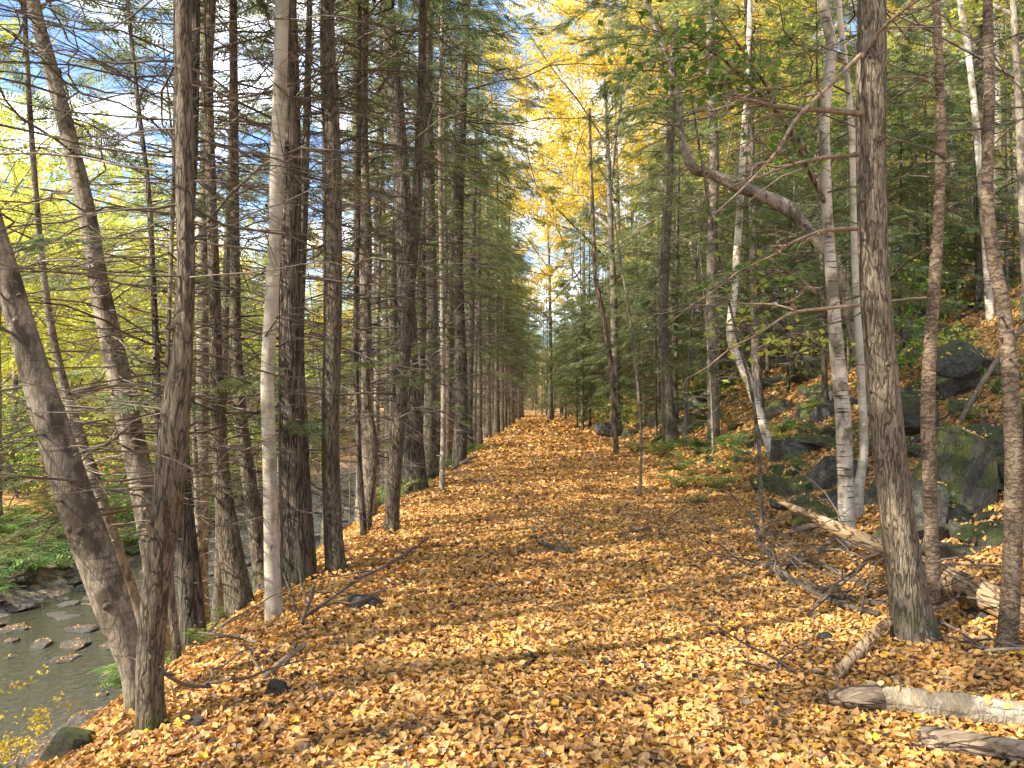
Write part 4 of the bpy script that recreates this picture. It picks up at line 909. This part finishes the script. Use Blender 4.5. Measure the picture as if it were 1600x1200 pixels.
# ------------------------------------------------------------------ ferns and small plants
def fern_mesh(seed, nf=9, L=.55):
    g = np.random.default_rng(seed); mb = MB()
    for k in range(nf):
        az = k * 6.283 / nf + g.normal(0, .2); l = L * g.uniform(.7, 1.15); n = 16; t = np.linspace(0, 1, n)
        r = l * (.75 * t + .1 * t ** 2); z = l * (1.25 * t - .95 * t ** 2) + .02; d = np.array([math.cos(az), math.sin(az)]); s = np.array([-d[1], d[0]])
        C = np.c_[r[:, None] * d, z]; mb.tube(C, .003 * (1 - t) + .0008, 3, 1, cap=False)
        V = []
        for j in range(2, n):
            wv = l * .26 * math.sin(math.pi * min(1, (t[j] * .92 + .08)) ** .8) + .008
            for sg in (-1, 1):
                p = C[j]; tip = p + np.r_[s * sg * wv + d * wv * .25, -wv * .15]; hw = np.r_[d, 0] * l * .022
                V += [p - hw * .6, (p + tip) / 2 - hw, tip, (p + tip) / 2 + hw]
        mb.add(np.array(V), np.arange(len(V)).reshape(-1, 4), 0)
    return mb
FERN = [fern_mesh(600 + q, [9, 7, 11][q], [.55, .45, .62][q]) for q in range(3)]
FERNK = []
g = np.random.default_rng(66)
for q, mbf in enumerate(FERN):
    fm = mbf.mesh('fern', [M['fern'], M['fern']], smooth=False); FERNK.append(fm)
def ferns(n, yr, ur, label, group, s=(.6, 1.2)):
    for k in range(n):
        y = g.uniform(*yr); x = float(xc(y)) + g.uniform(*ur)
        if not inview(x, y, .3): continue
        o = put('fern', FERNK[int(g.integers(3))], None, (x, y, h1(x, y) - .01), (g.normal(0, .1), g.normal(0, .1), g.uniform(0, 6.28)), g.uniform(*s)); tag(o, label, 'fern', group)
ferns(44, (11, 23), (2.4, 5.2), 'green fern in the bed at the foot of the right slope', 'ferns at the foot of the right slope', (.6, 1.25))
ferns(150, (7, 34), (3.6, 14), 'green fern growing between the rocks up the right slope', 'ferns between the rocks on the right slope')
ferns(12, (13.5, 17), (-3.1, -2.3), 'green fern at the left path edge by the thin pole tree', 'ferns by the thin pole tree', (.7, 1.1))
ferns(16, (19, 27), (-3.0, -2.1), 'green fern clump farther along the left path edge', 'ferns farther along the left edge', (.8, 1.3))
ferns(10, (5.2, 9), (-3.2, -2.5), 'sparse fern under the hemlocks at the near left bank', 'ferns on the near left bank', (.4, .7))
ferns(110, (14, 30), (-18, -12.3), 'fern on the far bank across the stream', 'ferns on the far bank', (1.2, 2.4))

def shrub_mesh(seed, hh=1.6, nst=6, nl=500, ls=.09, spread=.5):
    g = np.random.default_rng(seed); mb = MB(); pos = []
    for k in range(nst):
        az = g.uniform(0, 6.28); l = hh * g.uniform(.6, 1.05); t = np.linspace(0, 1, 6)
        P = np.c_[np.cos(az) * t ** 1.3 * l * spread, np.sin(az) * t ** 1.3 * l * spread, t * l * .85]; mb.tube(P, .008 * (1 - t) + .002, 4, 0, cap=False)
        for q in range(6):
            W = bare_branch(mb, g, l * g.uniform(.2, .45), .003, P[int(g.integers(2, 6))], g.uniform(0, 6.28), g.uniform(0, .6), .3, 3, 1)
            pos.append(W[2:])
    A = np.concatenate(pos); p = A[g.integers(len(A), size=nl)] + g.normal(0, .06, (nl, 3))
    leafquads(mb, p, ls * g.uniform(.6, 1.3, nl), g, 1)
    return mb
SH = {}
for key, leaf in (('green', 'green'), ('lime', 'lime'), ('yellow', 'yellow')):
    SH[key] = [shrub_mesh(700 + q + len(key) * 7, [1.7, 2.4, 1.2][q], 6, [520, 700, 400][q]).mesh('shrub', [M['twig'], M[leaf]], smooth=False) for q in range(3)]
def shrubs(n, yr, ur, key, label, group, s=(.7, 1.4), m=.5):
    for k in range(n):
        y = g.uniform(*yr); x = float(xc(y)) + g.uniform(*ur); 
        if not inview(x, y, m): continue
        z = h1(x, y)
        if z < WATER + .15: continue
        o = put('shrub', SH[key][int(g.integers(3))], None, (x, y, z - .03), (0, 0, g.uniform(0, 6.28)), g.uniform(*s)); tag(o, label, 'shrub', group)
shrubs(28, (11, 45), (5, 26), 'green', 'green leaved shrub on the right slope', 'green shrubs on the right slope')
shrubs(34, (11, 50), (5.5, 28), 'lime', 'yellow green shrub on the right slope', 'yellow green shrubs on the right slope')
shrubs(60, (7, 26), (3.7, 12), 'green', 'small leafy green seedling low on the rocky right slope', 'green seedlings on the right slope', (.15, .4))
shrubs(14, (24, 60), (3, 6), 'lime', 'yellow green shrub beside the far stretch of path', 'yellow green shrubs by the far path', (.5, 1.0))
shrubs(110, (15, 60), (-36, -12.8), 'green', 'green shrub on the far bank of the stream', 'green shrubs on the far bank', (.9, 1.9), 2)
shrubs(130, (16, 70), (-44, -14.5), 'lime', 'bright yellow green shrub on the far bank of the stream', 'yellow green shrubs on the far bank', (1.0, 2.2), 2)
shrubs(4, (4.2, 5.0), (-3.9, -3.2), 'yellow', 'low yellow leaved plant in the bottom left corner on the bank', 'yellow plants in the bottom left corner', (.3, .45))
# ------------------------------------------------------------------ leaves lodged on rocks, logs and round the trunk feet
from mathutils.bvhtree import BVHTree
bpy.context.view_layer.update()
g = np.random.default_rng(91); pts = []
for o in list(COL.objects):
    if o.type != 'MESH': continue
    stem_ = o.name.split('.')[0]
    if stem_ not in ('boulder', 'stone', 'slope_rock', 'stream_rock', 'stem') or o.matrix_world.translation.y > 17: continue
    Mw = o.matrix_world; me = o.data
    co = [Mw @ v.co for v in me.vertices]; bv = BVHTree.FromPolygons(co, [tuple(p.vertices) for p in me.polygons])
    xs = [c.x for c in co]; ys_ = [c.y for c in co]; area = (max(xs) - min(xs)) * (max(ys_) - min(ys_))
    for k in range(int(min(160, area * (190 if stem_ != 'stem' else 110) + 2))):
        x, y = g.uniform(min(xs), max(xs)), g.uniform(min(ys_), max(ys_))
        hit = bv.ray_cast(Vector((x, y, 9)), Vector((0, 0, -1)))
        if hit[0] is not None and hit[1].z > .72 and hit[0].z > h1(x, y) and lumps(x * 1.0, y, 9, 77) > -.12: pts.append((x, y, hit[0].z + .008, -hit[1].x / hit[1].z, -hit[1].y / hit[1].z))
for o in [o for o in COL.objects if o.type == 'EMPTY' and o.get('category') in ('tree', 'log') and 3 < o.location.y < 12]:
    if o['category'] == 'log': continue
    r = .1 if 'thin' in o.name or 'sapling' in o.name else .2
    for k in range(70):
        a = g.uniform(0, 6.28); q = r * g.uniform(.55, 1.35); x, y = o.location.x + math.cos(a) * q, o.location.y + math.sin(a) * q
        pts.append((x, y, h1(x, y) + g.uniform(.02, .07), .3 * -math.cos(a), .3 * -math.sin(a)))
A = np.array(pts); n = len(A)
leaves(LITTER, A[:, 0], A[:, 1], A[:, 2], .047 * g.uniform(.6, 1.25, n), np.clip(.6 + .2 * g.normal(size=n), .05, .97), g, .25, nrm=(A[:, 3], A[:, 4]))
tag(LITTER.obj('leaf_litter', [M['litter']], smooth=False, tone=True), 'thick layer of fallen tan, orange and yellow leaves', 'leaves', kind='stuff')
print('objects', len(COL.objects))
